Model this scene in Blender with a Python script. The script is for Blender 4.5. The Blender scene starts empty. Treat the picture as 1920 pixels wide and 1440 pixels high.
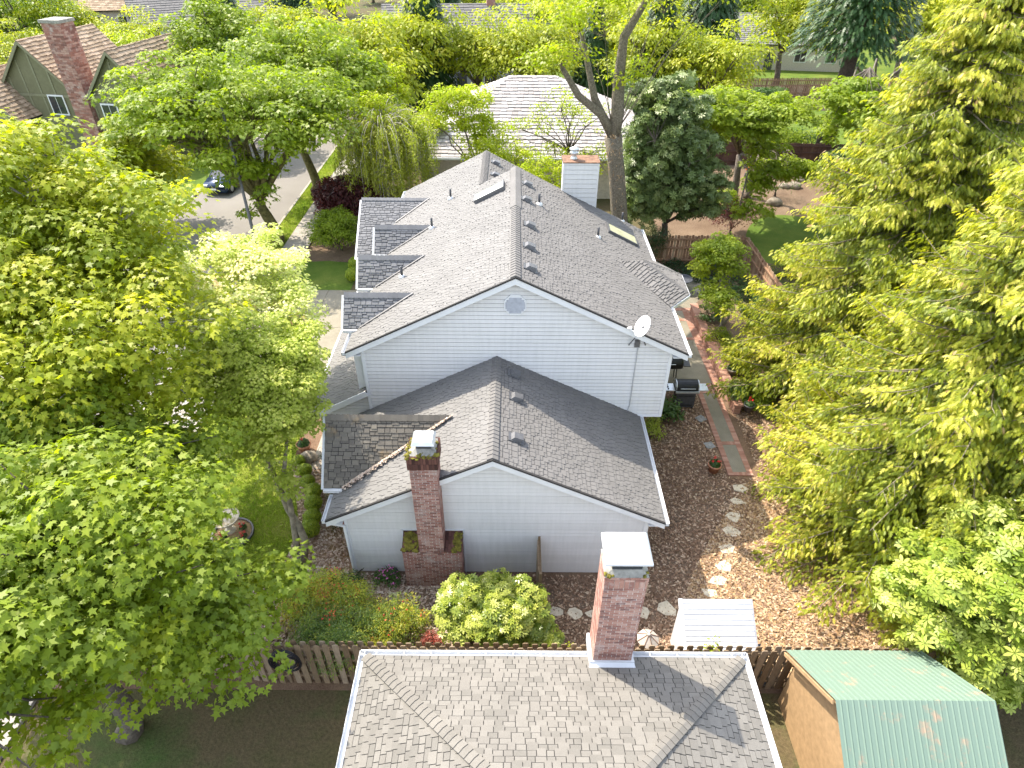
import bpy, math, random
import numpy as np
from mathutils import Vector, Matrix, Euler
sc = bpy.context.scene
# ------------------------------------------------------------------ camera
cam = bpy.data.objects.new('camera', bpy.data.cameras.new('camera'))
bpy.context.collection.objects.link(cam)
cam.data.sensor_width = 36.0
cam.data.lens = 22.5
cam.data.clip_start = 0.1
cam.data.clip_end = 3000
CM = Matrix.Rotation(math.radians(.079), 4, 'Z') @ Matrix.Rotation(math.radians(90 - 36.93), 4, 'X') @ Matrix.Rotation(math.radians(.322), 4, 'Z')
CM.translation = (0, 0, 16.4)
cam.matrix_world = CM
sc.camera = cam
# ------------------------------------------------------------------ sky, sun, exposure
SUN = Vector((-.58, .52, 1.0)).normalized()          # towards the sun
w = bpy.data.worlds.new('World'); sc.world = w; w.use_nodes = True
nt = w.node_tree; nt.nodes.clear()
sky = nt.nodes.new('ShaderNodeTexSky'); sky.sky_type = 'NISHITA'; sky.sun_disc = False
sky.sun_elevation = math.asin(SUN.z); sky.sun_rotation = math.atan2(SUN.x, SUN.y)
sky.air_density = 1.0; sky.dust_density = 1.5
bg = nt.nodes.new('ShaderNodeBackground'); bg.inputs['Strength'].default_value = .15
wo = nt.nodes.new('ShaderNodeOutputWorld')
hs = nt.nodes.new('ShaderNodeHueSaturation'); hs.inputs['Saturation'].default_value = .55
nt.links.new(sky.outputs[0], hs.inputs['Color']); nt.links.new(hs.outputs[0], bg.inputs[0]); nt.links.new(bg.outputs[0], wo.inputs[0])
sl = bpy.data.lights.new('sun', 'SUN'); sl.energy = 2.2; sl.angle = math.radians(.5); sl.color = (1.0, .91, .77)
so = bpy.data.objects.new('sun', sl); bpy.context.collection.objects.link(so)
so.rotation_euler = SUN.to_track_quat('Z', 'Y').to_euler()
sc.view_settings.view_transform = 'Standard'; sc.view_settings.look = 'None'
sc.view_settings.exposure = 2.08; sc.view_settings.gamma = 1.0
sc.view_settings.use_curve_mapping = False
sc.render.engine = 'CYCLES'
sc.cycles.max_bounces = 6; sc.cycles.diffuse_bounces = 4; sc.cycles.glossy_bounces = 2
sc.cycles.transmission_bounces = 4; sc.cycles.transparent_max_bounces = 4
sc.cycles.use_adaptive_sampling = True
COL = bpy.context.collection
# ------------------------------------------------------------------ unprojection helper (pixel of the 1920x1440 photo -> place)
def at(px, py, z=0., Y=None, plane=None):
    d = CM.to_3x3() @ Vector(((px - 960) / 1200, -(py - 720) / 1200, -1))
    o = Vector((0, 0, 16.4))
    if plane: t = (Vector(plane[0]) - o).dot(Vector(plane[1])) / d.dot(Vector(plane[1]))
    elif Y is not None: t = Y / d.y
    else: t = (z - 16.4) / d.z
    return o + d * t
# ------------------------------------------------------------------ materials
MATS = {}
def mat_base(name):
    m = bpy.data.materials.new(name); m.use_nodes = True
    n = m.node_tree; n.nodes.clear()
    out = n.nodes.new('ShaderNodeOutputMaterial')
    p = n.nodes.new('ShaderNodeBsdfPrincipled')
    n.links.new(p.outputs[0], out.inputs[0]); MATS[name] = m
    return m, n, p, out
def ramp(n, src, cols):
    r = n.nodes.new('ShaderNodeValToRGB'); e = r.color_ramp.elements
    while len(e) < len(cols): e.new(.5)
    for i, c in enumerate(cols):
        if len(c) == 2: e[i].position, col = c
        else: e[i].position = i / max(1, len(cols) - 1); col = c
        e[i].color = (*col, 1)
    n.links.new(src, r.inputs[0]); return r.outputs[0]
def noise(n, scale, detail=4, rough=.6, vec=None, dim='Object', stretch=None):
    t = n.nodes.new('ShaderNodeTexNoise'); t.inputs['Scale'].default_value = scale
    t.inputs['Detail'].default_value = detail; t.inputs['Roughness'].default_value = rough
    c = n.nodes.new('ShaderNodeTexCoord'); v = c.outputs[dim]
    if stretch:
        mp = n.nodes.new('ShaderNodeMapping'); mp.inputs['Scale'].default_value = stretch
        n.links.new(v, mp.inputs[0]); v = mp.outputs[0]
    n.links.new(v, t.inputs['Vector'])
    return t.outputs[0]
def mixc(n, f, a, b, mode='MIX'):
    m = n.nodes.new('ShaderNodeMix'); m.data_type = 'RGBA'; m.blend_type = mode
    for s, i in ((f, 0), (a, 6), (b, 7)):
        if isinstance(s, (int, float)): m.inputs[i].default_value = s
        elif isinstance(s, tuple): m.inputs[i].default_value = (*s, 1)
        else: n.links.new(s, m.inputs[i])
    return m.outputs[2]
def bump(n, p, h, strength=.3, dist=.02):
    b = n.nodes.new('ShaderNodeBump'); b.inputs['Strength'].default_value = strength
    b.inputs['Distance'].default_value = dist
    n.links.new(h, b.inputs['Height']); n.links.new(b.outputs[0], p.inputs['Normal'])
def attr(n):
    a = n.nodes.new('ShaderNodeAttribute'); a.attribute_name = 'var'; return a.outputs['Fac']
def simple(name, col, rough=.6, metal=0, nscale=8., amt=.18, b=.1, spec=.4, bd=.01):
    m, n, p, o = mat_base(name)
    f = noise(n, nscale)
    lo = tuple(c * (1 - amt) for c in col); hi = tuple(min(1, c * (1 + amt)) for c in col)
    n.links.new(ramp(n, f, [(.3, lo), (.7, hi)]), p.inputs['Base Color'])
    p.inputs['Roughness'].default_value = rough; p.inputs['Metallic'].default_value = metal
    p.inputs['Specular IOR Level'].default_value = spec
    if b: bump(n, p, noise(n, nscale * 6, 3), b, bd)
    return m
def tiled(name, cols, rough=.85, nscale=2.5, stain=None, stain_scale=.6, stain_pos=(.55, .7), b=.25, grain=60., gmix=.35):
    """tile material: colour picked by the per-face attribute, soft blotches over it"""
    m, n, p, o = mat_base(name)
    c = ramp(n, attr(n), cols)
    g = noise(n, grain, 3)
    c = mixc(n, gmix, c, ramp(n, g, [(.3, (.62, .62, .62)), (.7, (1.3, 1.3, 1.3))]), 'MULTIPLY')
    g2 = noise(n, nscale, 5)
    c = mixc(n, .5, c, ramp(n, g2, [(.3, (.8, .8, .8)), (.7, (1.15, 1.15, 1.15))]), 'MULTIPLY')
    if stain:
        s = noise(n, stain_scale, 6, .7)
        c = mixc(n, ramp(n, s, [(stain_pos[0], (0, 0, 0)), (stain_pos[1], (1, 1, 1))]), c, stain)
    n.links.new(c, p.inputs['Base Color']); p.inputs['Roughness'].default_value = rough
    p.inputs['Specular IOR Level'].default_value = .25
    bump(n, p, g, b, .01)
    return m
def foliage(name, cols, trans=(.75, 1.0, .35), tmix=.38, rough=.45, spec=.35):
    m, n, p, o = mat_base(name)
    c = ramp(n, attr(n), cols)
    n.links.new(c, p.inputs['Base Color']); p.inputs['Roughness'].default_value = rough
    p.inputs['Specular IOR Level'].default_value = spec
    t = n.nodes.new('ShaderNodeBsdfTranslucent')
    n.links.new(mixc(n, 1., c, tuple(min(1.9, x * 1.7) for x in trans), 'MULTIPLY'), t.inputs[0])
    mx = n.nodes.new('ShaderNodeMixShader'); mx.inputs[0].default_value = tmix
    n.links.new(p.outputs[0], mx.inputs[1]); n.links.new(t.outputs[0], mx.inputs[2])
    n.links.new(mx.outputs[0], o.inputs[0])
    return m
def ground_mat(name, cols, scale=3., fine=40., b=.5, bd=.02, rough=.95, extra=None, fmul=(.55, 1.35)):
    m, n, p, o = mat_base(name)
    c = ramp(n, noise(n, scale, 6, .65), cols)
    f = noise(n, fine, 4, .7)
    c = mixc(n, .8, c, ramp(n, f, [(.3, (fmul[0],) * 3), (.7, (fmul[1],) * 3)]), 'MULTIPLY')
    if extra:
        c = mixc(n, ramp(n, noise(n, extra[1], 4), [(extra[2], (0, 0, 0)), (extra[3], (1, 1, 1))]), c, extra[0])
    n.links.new(c, p.inputs['Base Color']); p.inputs['Roughness'].default_value = rough
    p.inputs['Specular IOR Level'].default_value = .2
    bump(n, p, f, b, bd)
    return m
simple('white_paint', (.62, .63, .65), .5, nscale=1.3, amt=.04, b=.04)
simple('trim_white', (.66, .67, .68), .45, nscale=2, amt=.04, b=.03)
m, n, p, o = mat_base('siding')
c_s = mixc(n, .35, ramp(n, attr(n), [(.625, .615, .60), (.665, .655, .645)]), ramp(n, noise(n, .35, 2), [(.3, (.88, .88, .9)), (.7, (1, 1, 1))]), 'MULTIPLY')
n.links.new(mixc(n, .4, c_s, ramp(n, noise(n, 3., 4, .7, stretch=(3, 3, .25)), [(.35, (.82, .83, .82)), (.6, (1, 1, 1))]), 'MULTIPLY'), p.inputs['Base Color']); p.inputs['Roughness'].default_value = .55
simple('siding_gap_shade', (.16, .16, .17), .8, b=0)  # dark backing: shadow lines under the laps put into its colour
tiled('shingle', [(.150, .143, .137), (.158, .151, .145), (.166, .158, .151)], .9, 1.2)
tiled('shingle_grey', [(.16, .16, .165), (.185, .185, .19), (.20, .20, .205)], .9, 1.2)
tiled('shingle_weathered', [(.12, .108, .092), (.15, .135, .113), (.185, .165, .135)], .92, 1.6, stain=(.30, .20, .09), stain_scale=1.3, stain_pos=(.55, .85))
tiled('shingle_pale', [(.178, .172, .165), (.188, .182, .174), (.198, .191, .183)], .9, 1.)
tiled('shingle_tan', [(.155, .146, .13), (.18, .168, .15), (.20, .188, .168)], .9, 1.)
tiled('shake_pale', [(.30, .27, .25), (.40, .365, .345), (.48, .45, .43)], .8, 1.)
tiled('tile_tan', [(.24, .17, .11), (.36, .27, .18), (.45, .34, .24)], .85, 1.)
simple('roof_under', (.035, .033, .032), .95, b=0)
tiled('brick', [(.17, .085, .07), (.28, .13, .10), (.33, .17, .135), (.42, .27, .22), (.23, .12, .10)], .9, 3., stain=(.46, .38, .34), stain_scale=2.2, stain_pos=(.52, .72))
tiled('brick_old', [(.20, .115, .10), (.32, .16, .125), (.40, .215, .165), (.50, .33, .27), (.36, .18, .14)], .9, 3., stain=(.44, .36, .33), stain_scale=3, stain_pos=(.52, .7))
tiled('brick_dark', [(.05, .025, .02), (.11, .05, .04), (.17, .08, .06)], .9, 3.)
tiled('paver', [(.30, .155, .11), (.37, .20, .145), (.43, .26, .20)], .85, 3.)
simple('mortar', (.50, .46, .42), .95, nscale=20, b=.3)
simple('mortar_pale', (.62, .56, .50), .95, nscale=20, b=.3)
simple('moss', (.17, .15, .02), .95, nscale=9, amt=.55, b=1., bd=.03)
simple('concrete_crown', (.26, .25, .22), .95, nscale=6, amt=.4, b=.5)
simple('galvanised', (.55, .57, .58), .38, .55, 4, .1, .05)
simple('rust', (.20, .11, .07), .9, .0, 5, .5, .4)
simple('black_metal', (.018, .019, .021), .42, .2, 10, .2, .05)
simple('dark_grey', (.07, .07, .075), .5, .1, 10, .2, .05)
simple('steel', (.50, .52, .53), .3, .7, 10, .08, .03)
simple('louvre_grey', (.36, .37, .40), .6, b=0)
simple('dish_white', (.82, .82, .81), .4, b=0, amt=.03)
simple('grey_metal', (.13, .13, .135), .5, .4)
simple('hose', (.012, .012, .016), .35, b=.05)
simple('terracotta', (.42, .19, .11), .8, nscale=14, amt=.2, b=.2)
simple('stone_flag', (.56, .49, .37), .85, nscale=5, amt=.22, b=.4)
simple('stone_grey', (.27, .27, .26), .9, nscale=8, amt=.3, b=.5)
simple('rock', (.26, .22, .17), .95, nscale=5, amt=.4, b=.8, bd=.05)
simple('bark_grey', (.15, .125, .10), .95, nscale=9, amt=.45, b=1., bd=.04)
simple('bark_pale', (.36, .33, .30), .9, nscale=7, amt=.3, b=.6, bd=.02)
simple('bark_moss', (.13, .115, .04), .95, nscale=6, amt=.6, b=1., bd=.04)
simple('bark_lichen', (.24, .205, .14), .92, nscale=5, amt=.5, b=1., bd=.03)
simple('bark_dark', (.07, .055, .045), .95, nscale=9, amt=.4, b=1., bd=.04)
simple('ivy_bark', (.20, .17, .125), .95, nscale=14, amt=.5, b=1., bd=.05)
simple('tarp', (.06, .065, .08), .6, b=.3)
simple('canvas_beige', (.40, .36, .31), .85)
simple('lumber', (.38, .25, .13), .8, nscale=6)
simple('olive_stucco', (.155, .150, .085), .9, nscale=5, amt=.1)
simple('olive_trim', (.20, .195, .12), .8)
simple('beige_wall', (.50, .45, .38), .8)
simple('grey_wall', (.40, .42, .44), .8)
simple('car_paint', (.02, .04, .085), .2, .4, amt=.03, b=0, spec=.6)
simple('car_silver', (.35, .36, .38), .25, .6, amt=.03, b=0, spec=.6)
simple('rubber', (.02, .02, .02), .8)
simple('plate_white', (.8, .8, .8), .5)
simple('lens', (.7, .72, .75), .15, b=0)
simple('skin', (.5, .3, .22), .6, b=0)
simple('hivis', (.55, .85, .12), .7, amt=.1)
simple('helmet_orange', (.9, .22, .03), .4, b=0)
simple('cloth_dark', (.05, .055, .07), .9)
simple('flower_red', (.75, .02, .03), .6, amt=.2, b=0)
simple('flower_pink', (.75, .17, .5), .6, amt=.2, b=0)
simple('leaf_litter', (.48, .36, .27), .95)
m, n, p, o = mat_base('glass_dark')
p.inputs['Base Color'].default_value = (.03, .035, .04, 1); p.inputs['Roughness'].default_value = .06; p.inputs['Specular IOR Level'].default_value = .8
m, n, p, o = mat_base('skylight_glass')
n.links.new(ramp(n, noise(n, 2), [(.3, (.36, .36, .22)), (.7, (.50, .49, .34))]), p.inputs['Base Color']); p.inputs['Roughness'].default_value = .15
m, n, p, o = mat_base('water')
p.inputs['Base Color'].default_value = (.30, .25, .17, 1); p.inputs['Roughness'].default_value = .04
def wood(name, cols, scale=1.):
    m, n, p, o = mat_base(name)
    c = ramp(n, attr(n), cols)
    g = noise(n, 9 * scale, 5, .7, stretch=(6, 6, .5))
    c = mixc(n, .75, c, ramp(n, g, [(.3, (.5, .5, .5)), (.7, (1.4, 1.4, 1.4))]), 'MULTIPLY')
    n.links.new(c, p.inputs['Base Color']); p.inputs['Roughness'].default_value = .9
    bump(n, p, g, .5, .01); return m
wood('fence_wood', [(.15, .10, .055), (.23, .165, .10), (.30, .23, .16)])
wood('fence_warm', [(.22, .12, .07), (.33, .20, .12), (.42, .30, .2)])
wood('fence_dark', [(.07, .035, .025), (.11, .055, .04)])
m, n, p, o = mat_base('green_metal')
n.links.new(mixc(n, ramp(n, noise(n, 2.2, 6, .7), [(.56, (0, 0, 0)), (.68, (1, 1, 1))]), (.15, .215, .165), (.30, .22, .15)), p.inputs['Base Color'])
p.inputs['Roughness'].default_value = .5
ground_mat('earth', [(.3, (.06, .075, .02)), (.5, (.11, .085, .045)), (.7, (.05, .09, .02))], .25, 12., .6, .05)
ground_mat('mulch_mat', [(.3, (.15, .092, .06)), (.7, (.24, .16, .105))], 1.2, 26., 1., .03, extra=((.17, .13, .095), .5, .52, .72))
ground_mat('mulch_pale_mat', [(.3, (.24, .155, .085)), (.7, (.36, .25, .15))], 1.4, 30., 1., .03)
ground_mat('bark_bed', [(.3, (.13, .085, .055)), (.7, (.21, .15, .10))], .5, 14., .8, .04)
ground_mat('lawn_mat', [(.3, (.10, .16, .018)), (.5, (.20, .24, .03)), (.72, (.34, .31, .10))], .9, 60., .8, .03)
ground_mat('lawn_lush', [(.3, (.06, .115, .012)), (.5, (.10, .15, .02)), (.7, (.15, .18, .03))], .5, 50., .7, .03)
ground_mat('asphalt', [(.3, (.185, .17, .155)), (.7, (.22, .205, .185))], .3, 70., .2, .01, fmul=(.85, 1.15))
ground_mat('concrete', [(.3, (.30, .275, .24)), (.7, (.38, .35, .31))], .6, 60., .2, .01, fmul=(.85, 1.12))
ground_mat('aggregate', [(.3, (.20, .18, .135)), (.7, (.27, .245, .19))], 1.2, 75., .5, .01, fmul=(.55, 1.4))
# leaves
foliage('leaf_maple', [(.13, .18, .012), (.22, .275, .016), (.34, .375, .024), (.52, .49, .07)], trans=(1.0, 1.0, .3), tmix=.45, rough=.5, spec=.35)
foliage('leaf_maple_deep', [(.11, .165, .014), (.175, .245, .018), (.27, .33, .026)], trans=(.95, 1., .3), tmix=.45, rough=.5, spec=.35)
foliage('leaf_maple_fresh', [(.13, .19, .018), (.21, .28, .024), (.33, .375, .03)], trans=(.98, 1., .3), tmix=.45, rough=.5, spec=.35)
foliage('leaf_pale', [(.24, .29, .03), (.44, .46, .09), (.68, .64, .28), (.82, .73, .48), (.48, .18, .06)])
foliage('leaf_jap', [(.21, .26, .03), (.33, .365, .05), (.46, .475, .09), (.60, .56, .17)])
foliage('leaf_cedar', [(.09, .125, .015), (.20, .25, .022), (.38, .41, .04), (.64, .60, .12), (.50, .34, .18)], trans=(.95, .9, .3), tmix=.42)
foliage('leaf_rhodo', [(.13, .19, .02), (.24, .31, .035), (.40, .44, .08), (.58, .56, .20)], rough=.45, spec=.35, tmix=.25)
foliage('leaf_rhodo_front', [(.11, .17, .025), (.22, .28, .035), (.40, .42, .06), (.54, .52, .20)], rough=.35, spec=.5, tmix=.3)
foliage('flower_cream', [(.50, .42, .26), (.66, .58, .42)], tmix=.2)
foliage('leaf_magnolia', [(.065, .10, .03), (.11, .155, .045), (.18, .23, .07), (.36, .38, .16)], rough=.42, spec=.35, tmix=.12)
foliage('leaf_yellow', [(.20, .24, .008), (.34, .36, .012), (.48, .46, .02)], tmix=.45)
foliage('leaf_willow', [(.22, .23, .03), (.36, .36, .05), (.48, .46, .10)], tmix=.4)
foliage('leaf_box', [(.13, .20, .012), (.24, .31, .015), (.36, .40, .03)], tmix=.25)
foliage('leaf_shrub', [(.035, .075, .02), (.06, .12, .03), (.10, .16, .04)])
foliage('leaf_nandina', [(0., (.10, .16, .05)), (.35, (.18, .25, .07)), (.6, (.34, .38, .06)), (.85, (.62, .55, .06)), (.97, (.55, .22, .08))])
foliage('leaf_red', [(.05, .015, .018), (.09, .028, .03), (.15, .06, .05)], trans=(1, .4, .4))
foliage('leaf_salmon', [(.42, .12, .09), (.55, .22, .16)], trans=(1, .5, .4))
foliage('leaf_ivy', [(.02, .05, .015), (.035, .075, .02)], tmix=.15)
foliage('grass_blade', [(.13, .20, .02), (.23, .28, .035), (.40, .38, .10)])
foliage('leaf_fir', [(.03, .07, .02), (.05, .10, .03)], tmix=.15)
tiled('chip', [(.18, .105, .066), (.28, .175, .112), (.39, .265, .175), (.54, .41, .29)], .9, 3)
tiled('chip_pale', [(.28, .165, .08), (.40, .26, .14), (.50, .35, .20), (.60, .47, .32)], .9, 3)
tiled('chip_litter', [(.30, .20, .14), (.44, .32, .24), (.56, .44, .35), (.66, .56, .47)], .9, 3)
M = MATS
# ------------------------------------------------------------------ mesh helpers
OFF = {}
class MB:
    def __init__(s): s.V = []; s.F = []; s.C = []
    def add(s, vs, fs, c=.5):
        b = len(s.V); s.V += [tuple(v) for v in vs]
        s.F += [tuple(b + i for i in f) for f in fs]; s.C += [c] * len(fs)
    def box(s, x0, x1, y0, y1, z0, z1, c=.5, mtx=None):
        vs = [Vector((x, y, z)) for z in (z0, z1) for y in (y0, y1) for x in (x0, x1)]
        if mtx: vs = [mtx @ v for v in vs]
        s.add(vs, [(0, 2, 3, 1), (4, 5, 7, 6), (0, 1, 5, 4), (2, 6, 7, 3), (0, 4, 6, 2), (1, 3, 7, 5)], c)
    def prism(s, pts, d, c=.5):
        """polygon (3d points) extruded by vector d"""
        k = len(pts); a = [Vector(p) for p in pts]; b = [p + Vector(d) for p in a]
        s.add(a + b, [tuple(range(k)), tuple(range(2 * k - 1, k - 1, -1))] + [(i, i + k, (i + 1) % k + k, (i + 1) % k) for i in range(k)], c)
    def bar(s, a, b, wd, ht, c=.5, up=(0, 0, 1)):
        a, b = Vector(a), Vector(b); d = (b - a); L = d.length; d = d / L
        side = d.cross(Vector(up)).normalized(); u = side.cross(d)
        m = Matrix((side, d, u)).transposed().to_4x4(); m.translation = a
        s.box(-wd / 2, wd / 2, 0, L, -ht / 2, ht / 2, c, m)
    def tube(s, pts, rads, k=7, c=.5, cap=True):
        pts = [Vector(p) for p in pts]; rings = []; N = len(pts)
        if isinstance(rads, (int, float)): rads = [rads] * N
        ref = None
        for i, p in enumerate(pts):
            t = (pts[min(i + 1, N - 1)] - pts[max(i - 1, 0)]).normalized()
            if ref is None: ref = t.orthogonal().normalized()
            ref = (ref - t * ref.dot(t)).normalized(); q = t.cross(ref)
            rings += [p + (ref * math.cos(a) + q * math.sin(a)) * rads[i] for a in (2 * math.pi * j / k for j in range(k))]
        fs = [(i * k + j, i * k + (j + 1) % k, (i + 1) * k + (j + 1) % k, (i + 1) * k + j) for i in range(N - 1) for j in range(k)]
        if cap: fs += [tuple(range(k - 1, -1, -1)), tuple((N - 1) * k + j for j in range(k))]
        s.add(rings, fs, c)
    def lathe(s, prof, k=20, ctr=(0, 0, 0), c=.5, sx=1, sy=1):
        vs = []; N = len(prof)
        for r, z in prof:
            vs += [(ctr[0] + sx * r * math.cos(2 * math.pi * j / k), ctr[1] + sy * r * math.sin(2 * math.pi * j / k), ctr[2] + z) for j in range(k)]
        fs = [(i * k + j, i * k + (j + 1) % k, (i + 1) * k + (j + 1) % k, (i + 1) * k + j) for i in range(N - 1) for j in range(k)]
        fs += [tuple(range(k - 1, -1, -1)), tuple((N - 1) * k + j for j in range(k))]
        s.add(vs, fs, c)
    def blob(s, ctr, rad, rng, k=12, j=.15, c=.5):
        """irregular stone-like lump"""
        vs = []; rows = 7
        for a in range(rows + 1):
            th = math.pi * a / rows
            for b in range(k):
                ph = 2 * math.pi * b / k; f = 1 + rng.uniform(-j, j) if 0 < a < rows else 1
                vs.append((ctr[0] + rad[0] * f * math.sin(th) * math.cos(ph), ctr[1] + rad[1] * f * math.sin(th) * math.sin(ph), ctr[2] + rad[2] * f * math.cos(th)))
        s.add(vs, [(a * k + b, (a + 1) * k + b, (a + 1) * k + (b + 1) % k, a * k + (b + 1) % k) for a in range(rows) for b in range(k)], c)
    def build(s, name, mat, parent=None, smooth=False, bevel=0):
        off = OFF.get(parent.name, Vector()) if parent else Vector()
        me = bpy.data.meshes.new(name)
        me.from_pydata([(v[0] - off.x, v[1] - off.y, v[2] - off.z) for v in s.V], [], s.F)
        at_ = me.attributes.new('var', 'FLOAT', 'FACE'); at_.data.foreach_set('value', s.C)
        me.materials.append(M[mat]); 
        if smooth: me.polygons.foreach_set('use_smooth', [True] * len(me.polygons))
        me.update()
        o = bpy.data.objects.new(name, me); COL.objects.link(o)
        if parent: o.parent = parent
        OFF[o.name] = off.copy()
        if bevel:
            b = o.modifiers.new('bevel', 'BEVEL'); b.width = bevel; b.segments = 2; b.limit_method = 'ANGLE'
        return o
def tag(o, label=None, cat=None, group=None, kind=None):
    if label: o['label'] = label
    if cat: o['category'] = cat
    if group: o['group'] = group
    if kind: o['kind'] = kind
    return o
def thing(name, label, cat, loc=(0, 0, 0), group=None):
    o = bpy.data.objects.new(name, None); COL.objects.link(o); o.location = loc; o.empty_display_size = .2
    OFF[o.name] = Vector(loc); return tag(o, label, cat, group)
def copy_tree(o, parent=None):
    c = o.copy(); COL.objects.link(c); c.parent = parent
    for ch in [x for x in list(bpy.data.objects) if x.parent == o]: copy_tree(ch, c)
    return c
def structure(o): o['kind'] = 'structure'; return o
# polygon clipping in 2d (convex clip polygon, counter-clockwise)
def clip(sub, cl):
    out = sub
    for i in range(len(cl)):
        ax, ay = cl[i]; bx, by = cl[(i + 1) % len(cl)]
        inp = out; out = []
        if not inp: return []
        def side(p): return (bx - ax) * (p[1] - ay) - (by - ay) * (p[0] - ax)
        for j in range(len(inp)):
            p, q = inp[j], inp[(j + 1) % len(inp)]
            sp, sq = side(p), side(q)
            if sp >= 0: out.append(p)
            if (sp >= 0) != (sq >= 0):
                t = sp / (sp - sq); out.append((p[0] + t * (q[0] - p[0]), p[1] + t * (q[1] - p[1])))
    return out
def area2(p): return sum(p[i][0] * p[(i + 1) % len(p)][1] - p[(i + 1) % len(p)][0] * p[i][1] for i in range(len(p))) / 2
def tiles(mb, pts, udir, tw, th, hi, lo, gap=0., stag=0., wvar=.0, seed=0, offset=.5, org=None, frm=0., tab=None):
    """lay real tiles over the convex planar polygon pts; udir = course direction"""
    rng = random.Random(seed)
    P = [Vector(p) for p in pts]; N = (P[1] - P[0]).cross(P[2] - P[0]).normalized()
    if N.z < -.05: N = -N
    u = Vector(udir); u = (u - N * u.dot(N)).normalized(); v = N.cross(u).normalized()
    if v.z < -1e-4: u, v = -u, -v
    O = Vector(org) if org else P[0]
    poly = [((p - O).dot(u), (p - O).dot(v)) for p in P]
    if area2(poly) < 0: poly.reverse()
    a0 = min(p[0] for p in poly); a1 = max(p[0] for p in poly); b0 = min(p[1] for p in poly); b1 = max(p[1] for p in poly)
    r = math.floor(b0 / th)
    while r * th < b1:
        a = math.floor(a0 / tw) * tw - tw * (1 + offset * (r % 2) + rng.random() * wvar)
        while a < a1:
            wd = tw * (1 + rng.uniform(-wvar, wvar)) if wvar else tw
            st = stag * (rng.random() < .5) if stag else 0
            y0, y1 = r * th - st + gap / 2, (r + 1) * th - gap / 2
            q = clip([(a + gap / 2, y0), (a + wd - gap / 2, y0), (a + wd - gap / 2, y1), (a + gap / 2, y1)], poly)
            if len(q) > 2 and area2(q) > 1e-5:
                c = rng.random(); k = len(q); jit = rng.uniform(0, .15) * hi
                def h(b): return lo + (hi - lo) * (1 - (b - r * th) / th) + jit
                top = [O + u * x + v * y + N * h(y) for x, y in q]; bot = [O + u * x + v * y + N * frm for x, y in q]
                mb.add(top + bot, [tuple(range(k))] + [(i, i + k, (i + 1) % k + k, (i + 1) % k) for i in range(k)], c)
            a += wd
        r += 1
def shingles(mb, pts, seed=0, u=(0, 1, 0), th=.135, tw=.18, hi=.026, org=None):
    tiles(mb, pts, u, tw, th, hi, .006, .016, .05, .3, seed, org=org)
def brick_face(mb, pts, u, seed=0, bw=.2, bh=.067, pr=.008):
    tiles(mb, pts, u, bw, bh, pr, pr, .016, 0, 0, seed)
# ------------------------------------------------------------------ leaf scattering
def frames(N, D):
    N = N / np.linalg.norm(N, axis=1, keepdims=True)
    X = np.cross(D, N); X /= np.linalg.norm(X, axis=1, keepdims=True) + 1e-9
    Y = np.cross(N, X)
    return np.stack([X, Y, N], axis=2)
def scatter(name, tpl, pos, R, size, var, mat, parent=None):
    tv, tf = tpl; tv = np.array(tv, float); n = len(pos); k = len(tv)
    V = np.einsum('nij,kj->nki', R, tv) * np.asarray(size)[:, None, None] + np.asarray(pos)[:, None, :]
    if parent: V = V - np.array(OFF[parent.name])[None, None, :]
    L = np.concatenate([np.array(f) for f in tf]); tot = np.array([len(f) for f in tf]); st = np.concatenate([[0], np.cumsum(tot)[:-1]])
    loops = (np.arange(n)[:, None] * k + L[None, :]).ravel().astype(np.int32)
    starts = (np.arange(n)[:, None] * len(L) + st[None, :]).ravel().astype(np.int32)
    me = bpy.data.meshes.new(name)
    me.vertices.add(n * k); me.vertices.foreach_set('co', V.astype(np.float32).ravel())
    me.loops.add(len(loops)); me.loops.foreach_set('vertex_index', loops)
    me.polygons.add(len(starts)); me.polygons.foreach_set('loop_start', starts)
    me.update(calc_edges=True)
    a = me.attributes.new('var', 'FLOAT', 'FACE'); a.data.foreach_set('value', np.repeat(np.clip(var, 0, 1), len(tf)).astype(np.float32))
    me.materials.append(M[mat])
    o = bpy.data.objects.new(name, me); COL.objects.link(o)
    if parent: o.parent = parent; OFF[o.name] = OFF[parent.name].copy()
    return o
def bend(pts, a=.25, b=.18): return [(x, y, -a * y * y - b * abs(x)) for x, y in pts]
MAPLE = (bend([(0, 0), (.34, .04), (.24, .24), (.54, .48), (.17, .54), (0, 1), (-.17, .54), (-.54, .48), (-.24, .24), (-.34, .04)]), [list(range(10))])
OVAL = (bend([(0, 0), (.22, .3), (.2, .65), (0, 1), (-.2, .65), (-.22, .3)]), [list(range(6))])
DIAM = (bend([(0, 0), (.28, .45), (0, 1), (-.28, .45)]), [[0, 1, 2, 3]])
LANCE = (bend([(0, 0), (.12, .4), (0, 1), (-.12, .4)]), [[0, 1, 2, 3]])
SPRAY = (bend([(0, 0), (.05, .12), (.24, .34), (.07, .30), (.26, .60), (.06, .50), (.18, .85), (.03, .72), (0, 1.05), (-.05, .74), (-.2, .78), (-.05, .52), (-.27, .56), (-.07, .28), (-.22, .30), (-.04, .1)], .35, .1), [list(range(16))])
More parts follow.
